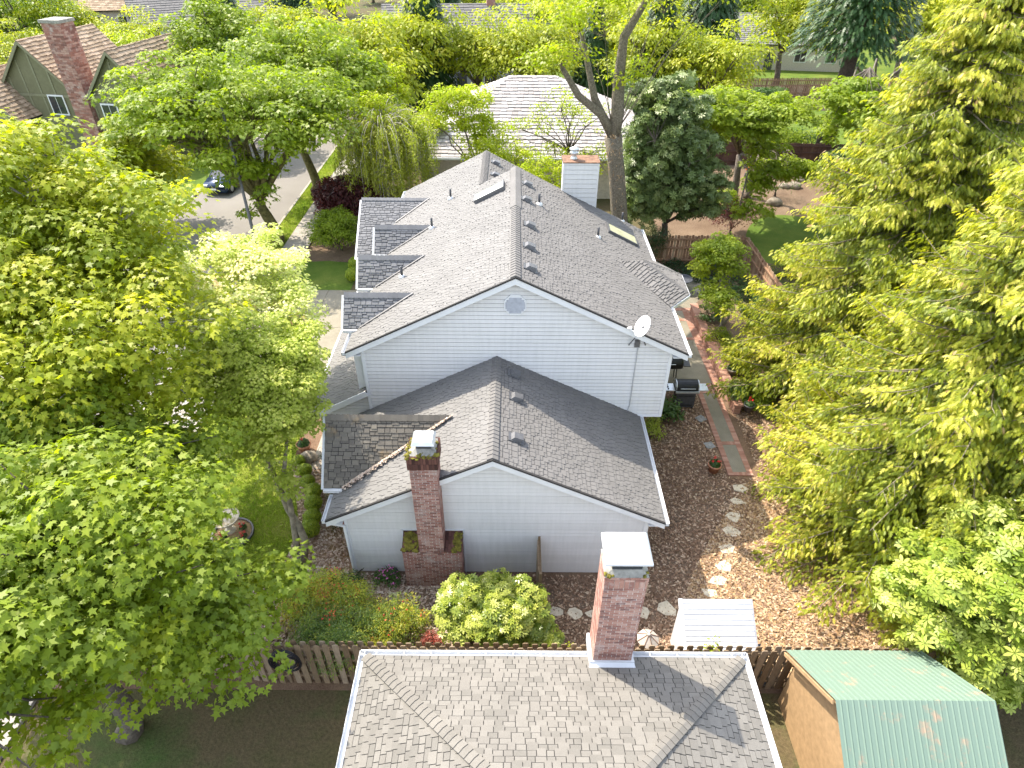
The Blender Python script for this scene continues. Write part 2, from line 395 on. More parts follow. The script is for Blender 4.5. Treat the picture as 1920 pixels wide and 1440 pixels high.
def whorl(nl, droop=.25, wd=.16, up=.3):
    V = []; F = []
    for i in range(nl):
        a = 2 * math.pi * i / nl; c, s = math.cos(a), math.sin(a); b = len(V); ln = .8 + .25 * ((i * 7) % 3) / 2
        for x, y, z in ((0, .06, .05), (wd, .5 * ln, up * .5), (wd * .8, .8 * ln, up * .4), (0, ln, up * .3 - droop * .4), (-wd * .8, .8 * ln, up * .4), (-wd, .5 * ln, up * .5)):
            V.append((x * c - y * s, x * s + y * c, z))
        F.append(list(range(b, b + 6)))
    return V, F
WHORL = whorl(7)
def unit(rng, n):
    v = rng.normal(size=(n, 3)); return v / np.linalg.norm(v, axis=1, keepdims=True)
def clump_leaves(rng, cc, rc, per, size, flat=.6, upb=.8, outb=.5, jit=.35, low=-.25):
    """dome-like clumps of leaves -> pos, R, size, var"""
    n = len(cc); idx = np.repeat(np.arange(n), per)
    d = unit(rng, len(idx)); d[:, 2] = np.where(d[:, 2] < low, -d[:, 2], d[:, 2])
    rr = rc[idx] * (.55 + .5 * rng.random(len(idx)) ** .6)
    pos = cc[idx] + d * rr[:, None] * np.array([1, 1, flat])
    N = d * outb + np.array([0, 0, upb]) + rng.normal(size=d.shape) * jit
    D = d * np.array([1, 1, .2]) + np.array([0, 0, -.45]) + rng.normal(size=d.shape) * .35
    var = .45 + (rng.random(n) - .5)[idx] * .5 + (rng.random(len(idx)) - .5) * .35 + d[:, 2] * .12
    return pos, frames(N, D), size * (.65 + .6 * rng.random(len(idx))), var
def lobe_centres(rng, lobes, n, shell=.4, lowcut=-.6):
    vol = np.array([l[3] * l[4] * l[5] for l in lobes]) ** .8; k = rng.choice(len(lobes), n, p=vol / vol.sum())
    L = np.array(lobes)[k]; d = unit(rng, n); d[:, 2] = np.where(d[:, 2] < lowcut, -d[:, 2] * .7, d[:, 2])
    r = rng.random(n) ** shell
    return L[:, :3] + d * r[:, None] * L[:, 3:6]
def limbs(mb, rng, base, fork, r0, tips, nl, bend_=.25, k=6, sub=.35):
    """trunk base->fork, nl main limbs to tips, the rest as twigs off the nearest limb"""
    base, fork = np.array(base, float), np.array(fork, float)
    if r0 > 0:
        P = [base + (fork - base) * t + np.array([math.sin(t * 3 + 1), math.cos(t * 2.3), 0]) * r0 * .5 * (t > 0) for t in (0, .12, .35, .65, 1)]
        mb.tube(P, [r0 * 1.45, r0 * 1.1, r0, r0 * .9, r0 * .75], 9)
    order = rng.permutation(len(tips)); mains = tips[order[:nl]]; pool = []
    for tpt in mains:
        ln = np.linalg.norm(tpt - fork); q = [];
        for t in (0, .25, .5, .75, 1):
            mid = fork + (tpt - fork) * t; mid = mid + np.array([0, 0, 1]) * math.sin(math.pi * t) * ln * .12 + rng.normal(size=3) * ln * .03 * math.sin(math.pi * t)
            q.append(mid)
        r1 = max(.02, abs(r0) * .5 * min(1, ln / 4)); mb.tube(q, [r1, r1 * .8, r1 * .6, r1 * .4, r1 * .15], k); pool += q[1:4]
    pool = np.array(pool)
    for tpt in tips[order[nl:]]:
        if rng.random() > sub: continue
        s = pool[np.argmin(np.linalg.norm(pool - tpt, axis=1))]; m_ = (s + tpt) / 2 + rng.normal(size=3) * .12
        r1 = max(.012, abs(r0) * .14); mb.tube([s, m_, tpt], [r1, r1 * .7, r1 * .25], 4, cap=False)
def leafy_tree(name, label, cat, base, fork, r0, lobes, nclump, rc, per, size, leafmat, barkmat, seed, tpl=MAPLE, group=None, nl=14, flat=.6, sub=.35, shell=.4, trunks=None, upb=.8, jit=.35, lowcut=-.6, dv=0.):
    rng = np.random.default_rng(seed)
    t = thing(name, label, cat, base, group)
    cc = lobe_centres(rng, lobes, nclump, shell, lowcut)
    rcs = rc * (.6 + .7 * rng.random(nclump))
    mb = MB(); limbs(mb, rng, base, fork, r0, cc, nl, sub=sub)
    if trunks:
        for pts, rr in trunks: mb.tube(pts, rr, 8)
    mb.build('trunk', barkmat, t, True)
    p_, R_, s_, v_ = clump_leaves(rng, cc, rcs, per, size, flat, upb, jit=jit)
    scatter('crown', tpl, p_, R_, s_, v_ + dv, leafmat, t)
    return t
def shrub(name, label, cat, ctr, rad, nclump, rc, per, size, leafmat, seed, tpl=DIAM, group=None, flowers=None, bark='bark_dark', flat=.8, upb=.7, dv=0., shell=.35, sub=1., jit=.4, parent_part='foliage'):
    rng = np.random.default_rng(seed); b = (ctr[0], ctr[1], 0 if len(ctr) < 3 else ctr[2])
    t = thing(name, label, cat, b, group)
    cc = lobe_centres(rng, [(b[0], b[1], b[2] + rad[2] * .55, rad[0], rad[1], rad[2] * .5)], nclump, shell)
    mb = MB(); limbs(mb, rng, b, (b[0], b[1], b[2] + rad[2] * .15), .05 * rad[2] ** .5, cc, min(8, nclump), sub=sub)
    mb.build('stem', bark, t, True)
    p_, R_, s_, v_ = clump_leaves(rng, cc, rc * (.7 + .6 * rng.random(nclump)), per, size, flat, upb, jit=jit)
    scatter(parent_part, tpl, p_, R_, s_, v_ + dv, leafmat, t)
    if flowers:
        fm, fn, fs, ftpl = flowers
        top = cc[np.argsort(-cc[:, 2] - rad[2] * .6 * rng.random(nclump))[:fn]]; q = np.repeat(top, 5, axis=0)
        q = q + rng.normal(size=q.shape) * rc * .35 + np.array([0, 0, rc * flat * .9])
        n_ = len(q); scatter('blossom', ftpl, q, frames(rng.normal(size=(n_, 3)) * .4 + [0, 0, 1], rng.normal(size=(n_, 3))), fs * (.7 + .6 * rng.random(n_)), rng.random(n_), fm, t)
    return t
exec_marker = 'SECTION: ground'
# ================================================================== GROUND
def sheet(name, pts, z, mat, subdiv=None):
    mb = MB(); mb.add([(x, y, z) for x, y in pts], [tuple(range(len(pts)))])
    return structure(mb.build(name, mat))
sheet('ground', [(-400, -60), (400, -60), (400, 700), (-400, 700)], 0, 'earth')
sheet('road', [(-22.1, -30), (-14.9, -30), (-14.75, 140), (-22, 140)], .006, 'asphalt')
mb = MB()
for xa in (-14.9, -22.25): mb.box(xa, xa + .15, -20, 140, .0, .125)
structure(mb.build('kerb', 'concrete'))
mb = MB()
for i in range(64):
    y = 4 + i * 1.5; mb.box(-13.6, -12.15, y + .008, y + 1.492, -.02, .11)
structure(mb.build('sidewalk', 'concrete'))
mb = MB(); mb.box(-14.75, -13.6, -20, 140, -.03, .09); structure(mb.build('verge', 'lawn_mat'))
mb = MB()
for i in range(5):
    for j in range(3):
        x0, y0 = -12.14 + j * 2.42, 20.6 + i * 1.86; mb.box(x0, x0 + 2.40, y0, y0 + 1.84, -.02, .05)
mb.box(-14.9, -12.16, 22.5, 29.9, -.01, .112)
structure(mb.build('driveway', 'aggregate'))
mb = MB(); mb.box(-7.3, -5.4, 16.6, 20.55, -.02, .04); structure(mb.build('entry_walk', 'concrete'))
def curve(pts, n=8):
    out = []; P = [Vector(p) for p in pts]; k = len(P)
    for i in range(k):
        a, b, c, d = P[i - 1], P[i], P[(i + 1) % k], P[(i + 2) % k]
        for j in range(n):
            t = j / n; out.append(tuple(.5 * ((2 * b) + (c - a) * t + (2 * a - 5 * b + 4 * c - d) * t * t + (3 * b - a - 3 * c + d) * t ** 3)))
    return out
LAWN = curve([(-12.1, 10.5), (-9, 10.9), (-7.3, 12.0), (-7.05, 14), (-7.9, 16.5), (-8.3, 19), (-9.5, 20.4), (-12.1, 20.4)], 6)
sheet('mulch', [(-12.1, 8.5), (14, 8.5), (14, 34), (5, 34), (5, 20), (-6, 20.5), (-12.1, 20.5)], .004, 'mulch_mat')
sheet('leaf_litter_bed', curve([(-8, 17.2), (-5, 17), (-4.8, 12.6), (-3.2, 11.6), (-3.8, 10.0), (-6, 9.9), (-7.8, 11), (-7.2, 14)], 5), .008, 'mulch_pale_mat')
sheet('sunlit_mulch_tone', curve([(5.8, 12.6), (8.6, 16.3), (10, 15.5), (11.5, 12), (10, 9), (5.2, 8.9), (5.0, 10.6)], 5), .008, 'mulch_pale_mat')  # lit copy of the mulch, sunlight carried by the paler colour
sheet('lawn', LAWN, .012, 'lawn_mat')
sheet('lawn_strip', [(-12.1, 29.95), (-8.6, 29.95), (-8.6, 33), (-10.5, 33.4), (-12.1, 33.2)], .012, 'lawn_lush')
sheet('planting_bed', [(-12.1, 33.3), (-5, 33.3), (-5, 42), (-12.1, 42)], .01, 'bark_bed')
sheet('far_lawn', [(-60, 5), (-22.3, 5), (-22.3, 90), (-60, 90)], .006, 'lawn_lush')
sheet('neighbour_bark', [(13, 33.3), (60, 33.3), (60, 80), (9, 80), (9, 33.3)], .004, 'bark_bed')
sheet('neighbour_lawn', curve([(14.2, 33.6), (20, 34), (21, 38.5), (17.5, 40.6), (14.8, 38.3)], 6), .01, 'lawn_lush')
sheet('back_lawn', curve([(20, 54), (24, 51.5), (34, 52), (38, 62), (28, 68), (20.5, 61)], 6), .01, 'lawn_lush')
sheet('distant_lawn', curve([(5, 82), (40, 80), (70, 95), (40, 120), (0, 110)], 6), .01, 'lawn_lush')
# brick patio and path
mb = MB(); mb.box(4.6, 8.5, 21.9, 29.8, -.02, .04); mb.box(4.6, 10.6, 27.9, 31.5, -.03, .036)
for y0, y1 in ((16.56, 18.02), (18.2, 21.2)): mb.box(7.95, 8.45, y0, y1, -.02, .04)
structure(mb.build('patio', 'aggregate'))
mb = MB()
def strip(x0, x1, y0, y1, z, along, seed):
    mb.box(x0, x1, y0, y1, -.02, z - .006, .2)
    tiles(mb, [(x0, y0, z - .006), (x1, y0, z - .006), (x1, y1, z - .006), (x0, y1, z - .006)], along, .105, .21, .008, .008, .008, 0, 0, seed, offset=0)
for a in ((7.75, 7.95, 16.4, 21.4, .05, (0, 1, 0), 1), (8.45, 8.65, 16.4, 21.4, .05, (0, 1, 0), 2), (7.95, 8.45, 16.4, 16.56, .051, (1, 0, 0), 3), (7.95, 8.45, 18.02, 18.2, .051, (1, 0, 0), 4),
          (7.95, 8.45, 21.2, 21.9, .051, (1, 0, 0), 5), (8.5, 8.84, 21.4, 28.1, .052, (0, 1, 0), 6), (6.4, 8.5, 25.3, 25.5, .053, (1, 0, 0), 7), (6.4, 8.5, 27.0, 27.2, .053, (1, 0, 0), 8), (7.0, 10.3, 28.0, 28.25, .054, (1, 0, 0), 9)):
    strip(*a)
structure(mb.build('brick_path', 'paver'))
# chips scattered over the mulch
def in_poly(P, poly):
    x, y = P[:, 0], P[:, 1]; r = np.zeros(len(P), bool); j = len(poly) - 1
    for i in range(len(poly)):
        xi, yi = poly[i][:2]; xj, yj = poly[j][:2]
        r ^= ((yi > y) != (yj > y)) & (x < (xj - xi) * (y - yi) / (yj - yi + 1e-12) + xi); j = i
    return r
CHIP = ([(-.25, -.5, 0), (.2, -.45, .1), (.28, .4, .2), (-.15, .5, .05)], [[0, 1, 2, 3]])
def chips(name, n, box, mat, seed, size, inside=None, outside=(), label=None, z=.012, dv=0):
    rng = np.random.default_rng(seed)
    P = np.column_stack([rng.uniform(box[0], box[1], n), rng.uniform(box[2], box[3], n)])
    k = np.ones(n, bool)
    if inside is not None: k &= in_poly(P, inside)
    for q in outside: k &= ~in_poly(P, q)
    P = P[k]; m_ = len(P); pos = np.column_stack([P, z + rng.random(m_) * .02])
    R = frames(rng.normal(size=(m_, 3)) * .35 + [0, 0, 1], rng.normal(size=(m_, 3)) * [1, 1, .1])
    o = scatter(name, CHIP, pos, R, size * (.4 + rng.random(m_)), rng.random(m_) ** 1.3 + dv, mat)
    return tag(o, label, 'wood chips', kind='stuff')
rect = lambda a, b, c, d: [(a, c), (b, c), (b, d), (a, d)]
OUT = [rect(-5, 4.1, 12.1, 17), rect(-5, 4.6, 16, 31), rect(7.7, 8.9, 16.3, 29), rect(4.5, 8.6, 21.8, 30)]
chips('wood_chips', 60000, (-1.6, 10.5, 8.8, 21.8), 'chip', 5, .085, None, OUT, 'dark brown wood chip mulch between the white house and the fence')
LIT_AREA = curve([(5.8, 12.6), (8.6, 16.3), (10, 15.5), (11.5, 12), (10, 9), (5.2, 8.9), (5.0, 10.6)], 5)
chips('pale_wood_chips', 26000, (4.5, 12, 8.8, 16.5), 'chip_pale', 6, .085, LIT_AREA, (), 'wood chips coloured pale as sunlit, spread in front of the cedar', .016)  # chips toned paler where the sun falls, light set in their colour
chips('leaf_litter', 22000, (-8, -1.2, 9.2, 17.2), 'chip_litter', 7, .09, None, [rect(-5, -1.2, 12.1, 17.2), LAWN], 'pale fallen leaves over the bark beside the left house corner', .016)
def blades(name, n, poly, box, seed, label, size=.07, z=.012):
    rng = np.random.default_rng(seed)
    P = np.column_stack([rng.uniform(box[0], box[1], n), rng.uniform(box[2], box[3], n)]); P = P[in_poly(P, poly)]; m_ = len(P)
    pos = np.column_stack([P, np.full(m_, z)])
    D = rng.normal(size=(m_, 3)) * .35 + [0, 0, 1]; Nn = rng.normal(size=(m_, 3)) * [1, 1, .2]
    patch = .5 + .4 * np.sin(P[:, 0] * 1.7 + 1) * np.cos(P[:, 1] * 1.3)
    o = scatter(name, ([(-.12, 0, 0), (.12, 0, 0), (.02, 1, .2)], [[0, 1, 2]]), pos, frames(Nn, D), size * (.6 + .8 * rng.random(m_)), patch * .6 + rng.random(m_) * .45, 'grass_blade')
    return tag(o, label, 'grass', kind='stuff')
blades('grass', 60000, LAWN, (-12.1, -7, 10.5, 20.5), 8, 'short patchy green grass of the front lawn')
blades('verge_grass', 30000, rect(-14.74, -13.62, 8, 60), (-14.74, -13.62, 8, 60), 9, 'thin grass strip between the street kerb and the pavement', .1, .09)
exec_marker = 'SECTION: house'
# ================================================================== MAIN HOUSE
H = thing('white_house', 'long white lap-sided house with grey shingle gables and a lower front wing', 'house', (0, 20, 0))
S = .505
def siding(pts, seed=0, u=(1, 0, 0), ex=.14, mb=None):
    mb = mb or MB(); tiles(mb, pts, u, 100., ex, .032, .014, .021, 0, 0, seed, org=(-37, pts[0][1] - 37, 0) if u[1] else (-37, pts[0][1], 0)); return mb
# main body: walls
def wallbox(x0, x1, y0, y1, z0, z1, name='wall', gables=None, mat='white_paint', parent=H):
    mb = MB(); pts = [(x0, y0, z0), (x1, y0, z0), (x1, y0, z1)]
    if gables: pts.append((gables[0], y0, gables[1]))
    pts.append((x0, y0, z1)); mb.prism(pts, (0, y1 - y0, 0)); return mb.build(name, mat, parent)
YM, YR, YF = 16.457, 25.963, 30.355
XL, XR, XA, ZE, ZA = -5.215, 5.452, .06, 5.238, 7.868
wl, wr = XL + .45, XR - .45
wt = lambda x: ZA - S * abs(x - XA) - .14
GY = YM + .22
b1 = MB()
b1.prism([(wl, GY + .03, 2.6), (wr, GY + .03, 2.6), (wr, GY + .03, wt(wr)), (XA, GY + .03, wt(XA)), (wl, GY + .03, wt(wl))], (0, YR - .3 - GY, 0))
b1.build('wall', 'siding_gap_shade', H)
g = MB()
siding([(wl, GY + .03, 2.6), (wr, GY + .03, 2.6), (wr, GY + .03, wt(wr)), (XA, GY + .03, wt(XA)), (wl, GY + .03, wt(wl))], 1, mb=g); g.build('gable_siding', 'siding', H); g = MB()
siding([(wr, GY + .03, 2.6), (wr, YR - .4, 2.6), (wr, YR - .4, wt(wr)), (wr, GY + .03, wt(wr))], 2, (0, 1, 0), mb=g)
g.build('side_siding', 'siding', H)
c_ = MB()
c_.box(wr - .07, wr + .03, GY - .012, GY + .1, 2.56, wt(wr)); c_.build('corner_trim', 'trim_white', H); c_ = MB(); c_.box(wl - .03, wl + .07, GY - .012, GY + .1, 2.6, wt(wl)); c_.box(wl, wr + .02, GY - .02, GY + .6, 2.53, 2.598)
c_.build('corner_trim', 'trim_white', H)
wallbox(wl + .02, 4.45, GY + .5, YR - .5, 0, 2.6, 'lower_wall')
wallbox(wl + .02, 2.3, YR - .2, YF - .3, 0, 5.0, 'rear_wall', (-1.29, 6.9))
# left lower porch roof and wall
PS = .53; pz = lambda x: 3.60 + (x + 4.80) * PS
pr = MB()
pts = [(-6.93, 16.63, pz(-6.93)), (-4.80, 16.63, pz(-4.80)), (-4.80, 25.5, pz(-4.80)), (-6.93, 25.5, pz(-6.93))]
sl_ = MB(); sl_.prism([Vector(p) - Vector((0, 0, .03)) for p in pts], (0, 0, -.11)); sl_.build('roof_deck', 'roof_under', H)
shingles(pr, [Vector(p) - Vector((0, 0, .028)) for p in pts], 3); pr.build('porch_roof', 'shingle_pale', H)
pw = MB(); q = [(-6.55, 16.85, 0), (-4.76, 16.85, 0), (-4.76, 16.85, pz(-4.76) - .16), (-6.55, 16.85, pz(-6.55) - .16)]
pw.prism(q, (0, 8, 0)); siding(q, 4, mb=pw); pw.build('porch_wall', 'siding', H)
ft = MB(); ft.bar((-6.93, 16.62, pz(-6.93) - .12), (-4.8, 16.62, pz(-4.8) - .12), .04, .2); ft.box(-7.03, -6.93, 16.63, 25.5, pz(-6.93) - .17, pz(-6.93) - .05)
ft.build('porch_fascia', 'trim_white', H)
ch = MB(); ch.box(-5.1, -4.78, 16.9, 17.5, pz(-5.1) + .02, 4.85); ch.build('boxed_chase', 'trim_white', H)
# main roof
def slope(pts, name, seed, matn='shingle', u=(0, 1, 0), org=None, parent=H, **kw):
    P = [Vector(p) - Vector((0, 0, .03)) for p in pts]
    d = MB(); d.prism(P, (0, 0, -.1)); d.build('roof_deck', 'roof_under', parent)
    s = MB(); shingles(s, [p + Vector((0, 0, .001)) for p in P], seed, u, org=org, **kw); return s.build(name, matn, parent)
zl = lambda x: ZA - S * (XA - x)
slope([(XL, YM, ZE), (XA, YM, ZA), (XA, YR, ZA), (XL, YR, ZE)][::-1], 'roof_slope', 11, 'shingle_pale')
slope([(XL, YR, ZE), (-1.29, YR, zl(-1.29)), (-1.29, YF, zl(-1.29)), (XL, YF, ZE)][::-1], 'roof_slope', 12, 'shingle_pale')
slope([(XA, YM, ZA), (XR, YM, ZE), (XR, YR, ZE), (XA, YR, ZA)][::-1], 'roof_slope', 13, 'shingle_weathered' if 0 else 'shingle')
slope([(-1.29, YR, 7.185), (2.6, YR, 5.22), (2.6, YF, 5.22), (-1.29, YF, 7.185)][::-1], 'roof_slope', 14)
def ridge(a, b, name='ridge_cap', w_=.15, drop=.5, step=.16, seed=0, mat='shingle', parent=H):
    a, b = Vector(a), Vector(b); L = (b - a).length; d = (b - a) / L; side = d.cross(Vector((0, 0, 1))).normalized(); rng = random.Random(seed)
    mb = MB(); n_ = int(L / step)
    for i in range(n_):
        p0 = a + d * i * step; p1 = a + d * min(L, (i + 1) * step + .03); h0, h1 = .045, .022
        up = Vector((0, 0, 1)); dr = Vector((0, 0, w_ * drop))
        v = [p0 - side * w_ - dr + up * h0, p0 + up * h0, p0 + side * w_ - dr + up * h0, p1 - side * w_ - dr + up * h1, p1 + up * h1, p1 + side * w_ - dr + up * h1]
        v += [x - up * .04 for x in v]
        mb.add(v, [(0, 1, 4, 3), (1, 2, 5, 4), (0, 6, 7, 1), (1, 7, 8, 2), (0, 3, 9, 6), (2, 8, 11, 5)], rng.random() * .6 + .2)
    return mb.build(name, mat, parent)
ridge((XA, YM, ZA), (XA, YR - 4.2, ZA), seed=1); 
rv = MB(); rv.add([(XA - .2, YR - 4.2, ZA - .06), (XA, YR - 4.2, ZA + .05), (XA + .2, YR - 4.2, ZA - .06), (XA - .2, YR, ZA - .06), (XA, YR, ZA + .05), (XA + .2, YR, ZA - .06)], [(0, 1, 4, 3), (1, 2, 5, 4), (0, 2, 1), (3, 4, 5)])
rv.build('ridge_vent', 'shingle', H)
ridge((-1.29, YR, 7.18), (-1.29, YF, 7.18), seed=2)
# rake boards, dark drip edge, fascia and gutters
def rake(a, b, parent=H, th=.2):
    mb = MB(); mb.prism([Vector(a) + Vector((0, 0, -.05)), Vector(b) + Vector((0, 0, -.05)), Vector(b) + Vector((0, 0, -.05 - th)), Vector(a) + Vector((0, 0, -.05 - th))], (0, .035, 0)); mb.build('rake_board', 'trim_white', parent)
    mb = MB(); mb.prism([Vector(a) + Vector((0, -.03, .01)), Vector(b) + Vector((0, -.03, .01)), Vector(b) + Vector((0, -.03, -.045)), Vector(a) + Vector((0, -.03, -.045))], (0, .06, 0)); mb.build('drip_edge', 'roof_under', parent)
rake((XL, YM - .02, ZE), (XA, YM - .02, ZA)); rake((XA, YM - .02, ZA), (XR, YM - .02, ZE))
so_ = MB(); so_.prism([(XL, YM + .02, ZE - .14), (XA, YM + .02, ZA - .14), (XR, YM + .02, ZE - .14), (XR, YM + .02, ZE - .17), (XA, YM + .02, ZA - .17), (XL, YM + .02, ZE - .17)], (0, .22, 0)); so_.build('soffit', 'trim_white', H)
def gutter(x, y0, y1, z, side, parent=H, name='gutter'):
    mb = MB(); s = side
    for a, b, c, d in ((0, .015, -.12, -.01), (.105, .12, -.12, 0), (.015, .105, -.12, -.105)):
        mb.box(min(x + s * a, x + s * b), max(x + s * a, x + s * b), y0, y1, z + c, z + d)
    for yy in (y0, y1 - .01): mb.box(min(x, x + s * .12), max(x, x + s * .12), yy, yy + .01, z - .12, z)
    return mb.build(name, 'trim_white', parent)
gutter(XR, YM - .02, 19.3, ZE - .02, 1); gutter(XR, 22.9, YR, ZE - .02, 1)
gutter(XL, YM - .02, 17.6, ZE - .02, -1); gutter(XL, 28.6, YF, ZE - .02, -1); gutter(XL, 18.9, 20.3, ZE - .02, -1)
for b_ in ((wr, XR, YM, YR), (XL, wl, YM, YF)): sf = MB(); sf.box(*b_, ZE - .17, ZE - .14); sf.build('eave_soffit', 'trim_white', H)
# cross gables on the left side
def cross_gable(nm, xl, yr, zr, yv, s, seed, mat='shingle_grey', xbase=None, plane=(XA, ZA), xwall=-5.15, ylow=None, mainS=S):
    """ridge along X; meets the big left slope"""
    xof = lambda z: plane[0] - (plane[1] - z) / mainS
    zv = zr - (yr - yv) * s
    xm = xof(zr); xv = min(xof(zv), xm)
    near = [(xl, yv, zv), (xv, yv, zv), (xm, yr, zr), (xl, yr, zr)]
    if xv < xl + .1:                      # the slope runs on below the main eave
        xe_, ye_ = -5.12, yr - (zr - 5.26) / s
        near = [(xl, yv, zv), (xe_, yv, zv), (xe_, ye_, 5.26), (xm, yr, zr), (xl, yr, zr)]
        xv, yv_f, zv_f = xe_, ye_, 5.26
    yv2 = 2 * yr - yv
    far = [(xl, yr, zr), (xm, yr, zr), (xv, yv2, zv), (xl, yv2, zv)]
    if len(near) == 5: yv2 = 2 * yr - ye_; far = [(xl, yr, zr), (xm, yr, zr), (xe_, yv2, 5.26), (xl, yv2, 5.26)]
    for k_, P in enumerate((near, far)):
        P = [Vector(p) + Vector((0, 0, .02)) for p in P]
        d = MB(); d.prism([p - Vector((0, 0, .03)) for p in P], (0, 0, -.08)); d.build('roof_deck', 'roof_under', H)
        s_ = MB(); Q = [p - Vector((0, 0, .028)) for p in P]
        for T_ in ([Q] if len(Q) == 4 and len(near) == 4 else [Q] if k_ else [[Q[0], Q[1], Vector((Q[1].x, Q[4].y, Q[4].z)), Q[4]], [Q[2], Q[3], Vector((Q[2].x, Q[3].y, Q[3].z))]]): shingles(s_, T_, seed + k_, (1, 0, 0), tw=.21, th=.118, hi=.024, org=Q[0])
        s_.build('cross_gable_slope', mat, H)
    ridge((xl, yr, zr + .02), (xm + .1, yr, zr + .02), w_=.12, drop=s, seed=seed, mat=mat)
    # valley flashing
    fl = MB(); fl.bar((near[-3][0], near[-3][1] - .03, near[-3][2] + .06), (xm, yr - .03, zr + .06), .06, .02, up=(0, 0, 1)); fl.build('valley_flashing', 'grey_metal', H)
    gw = MB(); gw.prism([(xl + .3, yv + .25, max(0, zv - 2.2)), (xl + .3, yv2 - .25, max(0, zv - 2.2)), (xl + .3, yv2 - .25, zv - .12 + .25 * s), (xl + .3, yr, zr - .15), (xl + .3, yv + .25, zv - .12 + .25 * s)], (.06 + (wl - xl - .3 if wl > xl + .3 else .2), 0, 0)); gw.build('gable_wall', 'white_paint', H)
    gb = MB(); gb.bar((xl - .02, yv, zv - .07), (xl - .02, yr, zr - .07), .03, .13, up=(1, 0, 0)); gb.bar((xl - .02, yr, zr - .07), (xl - .02, yv2, zv - .07), .03, .13, up=(1, 0, 0)); gb.build('gable_rake', 'trim_white', H)
    gt = MB(); gt.box(xl, min(xv, xl + 1.2), yv - .11, yv - .002, zv - .11, zv - .02); gt.build('gable_gutter', 'trim_white', H)
cross_gable('D', -5.52, 18.43, 6.19, 17.68, 1.15, 21)
cross_gable('C', -5.58, 21.15, 6.21, 20.40, 1.15, 23)
cross_gable('B', -5.46, 23.83, 6.22, 23.10, 1.15, 25)
cross_gable('A', -6.70, 27.40, 5.96, 25.0, .70, 27)
# right-hand bay roof
e1 = at(1292, 553, ZE); e2 = at(1277, 516, ZE); e0 = Vector((XR, 19.3, ZE)); e3 = Vector((XR, 22.9, ZE))
ra = at(1157, 490, plane=((XA, 0, ZA), (S, 0, 1))); rb = Vector((4.75, ra.y + .02, ra.z))
ra = Vector((ra.x, ra.y, ra.z)); dz = Vector((0, 0, .03))
for P, sd, uu in (([e0, e1, rb, ra], 31, e1 - e0), ([e1, e2, rb], 32, e2 - e1), ([e2, e3, ra, rb], 33, e3 - e2)):
    P = [p + dz for p in P]
    d = MB(); d.prism([p - Vector((0, 0, .03)) for p in P], (0, 0, -.1)); d.build('roof_deck', 'roof_under', H)
    s_ = MB(); 
    tri = [P] if len(P) == 3 else [[P[0], P[1], P[2]], [P[0], P[2], P[3]]]
    for T_ in tri: shingles(s_, [p - Vector((0, 0, .028)) for p in T_], sd, uu, tw=.3, hi=.035, org=P[0] - Vector((0, 0, .028)))
    s_.build('bay_roof_slope', 'shingle', H)
ridge(rb + dz, e1 + dz, w_=.1, seed=7); ridge(rb + dz, e2 + dz, w_=.1, seed=8)
bw = MB(); bw.prism([(wr - .1, 19.9, 2.6), (e1.x - .4, e1.y + .1, 2.6), (e2.x - .4, e2.y - .1, 2.6), (wr - .1, 22.6, 2.6)], (0, 0, ZE - 2.75)); bw.build('bay_wall', 'beige_wall', H)
bg_ = MB()
for a_, b_ in ((e0, e1), (e1, e2), (e2, e3)): bg_.bar(Vector(a_) - Vector((0, 0, .06)), Vector(b_) - Vector((0, 0, .06)), .09, .12)
bg_.build('bay_gutter', 'trim_white', H)
# front wing
WL, WR, WA, WZE, WZA, WY = -5.221, 4.30, -.507, 2.566, 4.963, 12.0
wS = (WZA - WZE) / (WR - WA); wwl, wwr = WL + .45, WR - .45; WW = WY + .22
wtt = lambda x: WZA - wS * abs(x - WA) - .14
f = [(wwl, WW, 0.02), (wwr, WW, 0.02), (wwr, WW, wtt(wwr)), (WA, WW, wtt(WA)), (wwl, WW, wtt(wwl))]
b2 = MB(); b2.prism([(x, y + .03, z) for x, y, z in f], (0, GY - WW, 0)); b2.build('front_wall', 'siding_gap_shade', H)
g = MB(); siding([(x, y + .03, z) for x, y, z in f], 5, mb=g); g.build('front_siding', 'siding', H); g = MB()
siding([(wwr, WW + .03, .02), (wwr, GY, .02), (wwr, GY, wtt(wwr)), (wwr, WW + .03, wtt(wwr))], 6, (0, 1, 0), mb=g); g.build('side_siding', 'siding', H)
c_ = MB(); c_.box(wwr - .07, wwr + .03, WW - .012, WW + .1, 0, wtt(wwr)); c_.build('corner_trim', 'trim_white', H); c_ = MB(); c_.box(wwl - .02, wwl + .07, WW - .012, WW + .1, 0, wtt(wwl)); c_.build('corner_trim', 'trim_white', H)
lb = MB(); lb.box(wwl - .1, wwl - .003, WW + .05, GY, 0, 2.4, .5); brick_face(lb, [(wwl - .1, GY, 0), (wwl - .1, WW + .05, 0), (wwl - .1, WW + .05, 2.4), (wwl - .1, GY, 2.4)], (0, 1, 0), 3)
brick_face(lb, [(wwl - .1, WW + .05, 0), (wwl - .003, WW + .05, 0), (wwl - .003, WW + .05, 2.4), (wwl - .1, WW + .05, 2.4)], (1, 0, 0), 4); lb.build('brick_veneer', 'brick', H)
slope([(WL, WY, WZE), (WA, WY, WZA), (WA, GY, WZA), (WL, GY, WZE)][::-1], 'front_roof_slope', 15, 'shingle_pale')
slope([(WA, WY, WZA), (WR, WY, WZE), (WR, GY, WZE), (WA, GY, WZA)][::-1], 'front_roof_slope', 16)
ridge((WA, WY, WZA), (WA, GY - .02, WZA), seed=3)
rake((WL, WY - .02, WZE), (WA, WY - .02, WZA)); rake((WA, WY - .02, WZA), (WR, WY - .02, WZE))
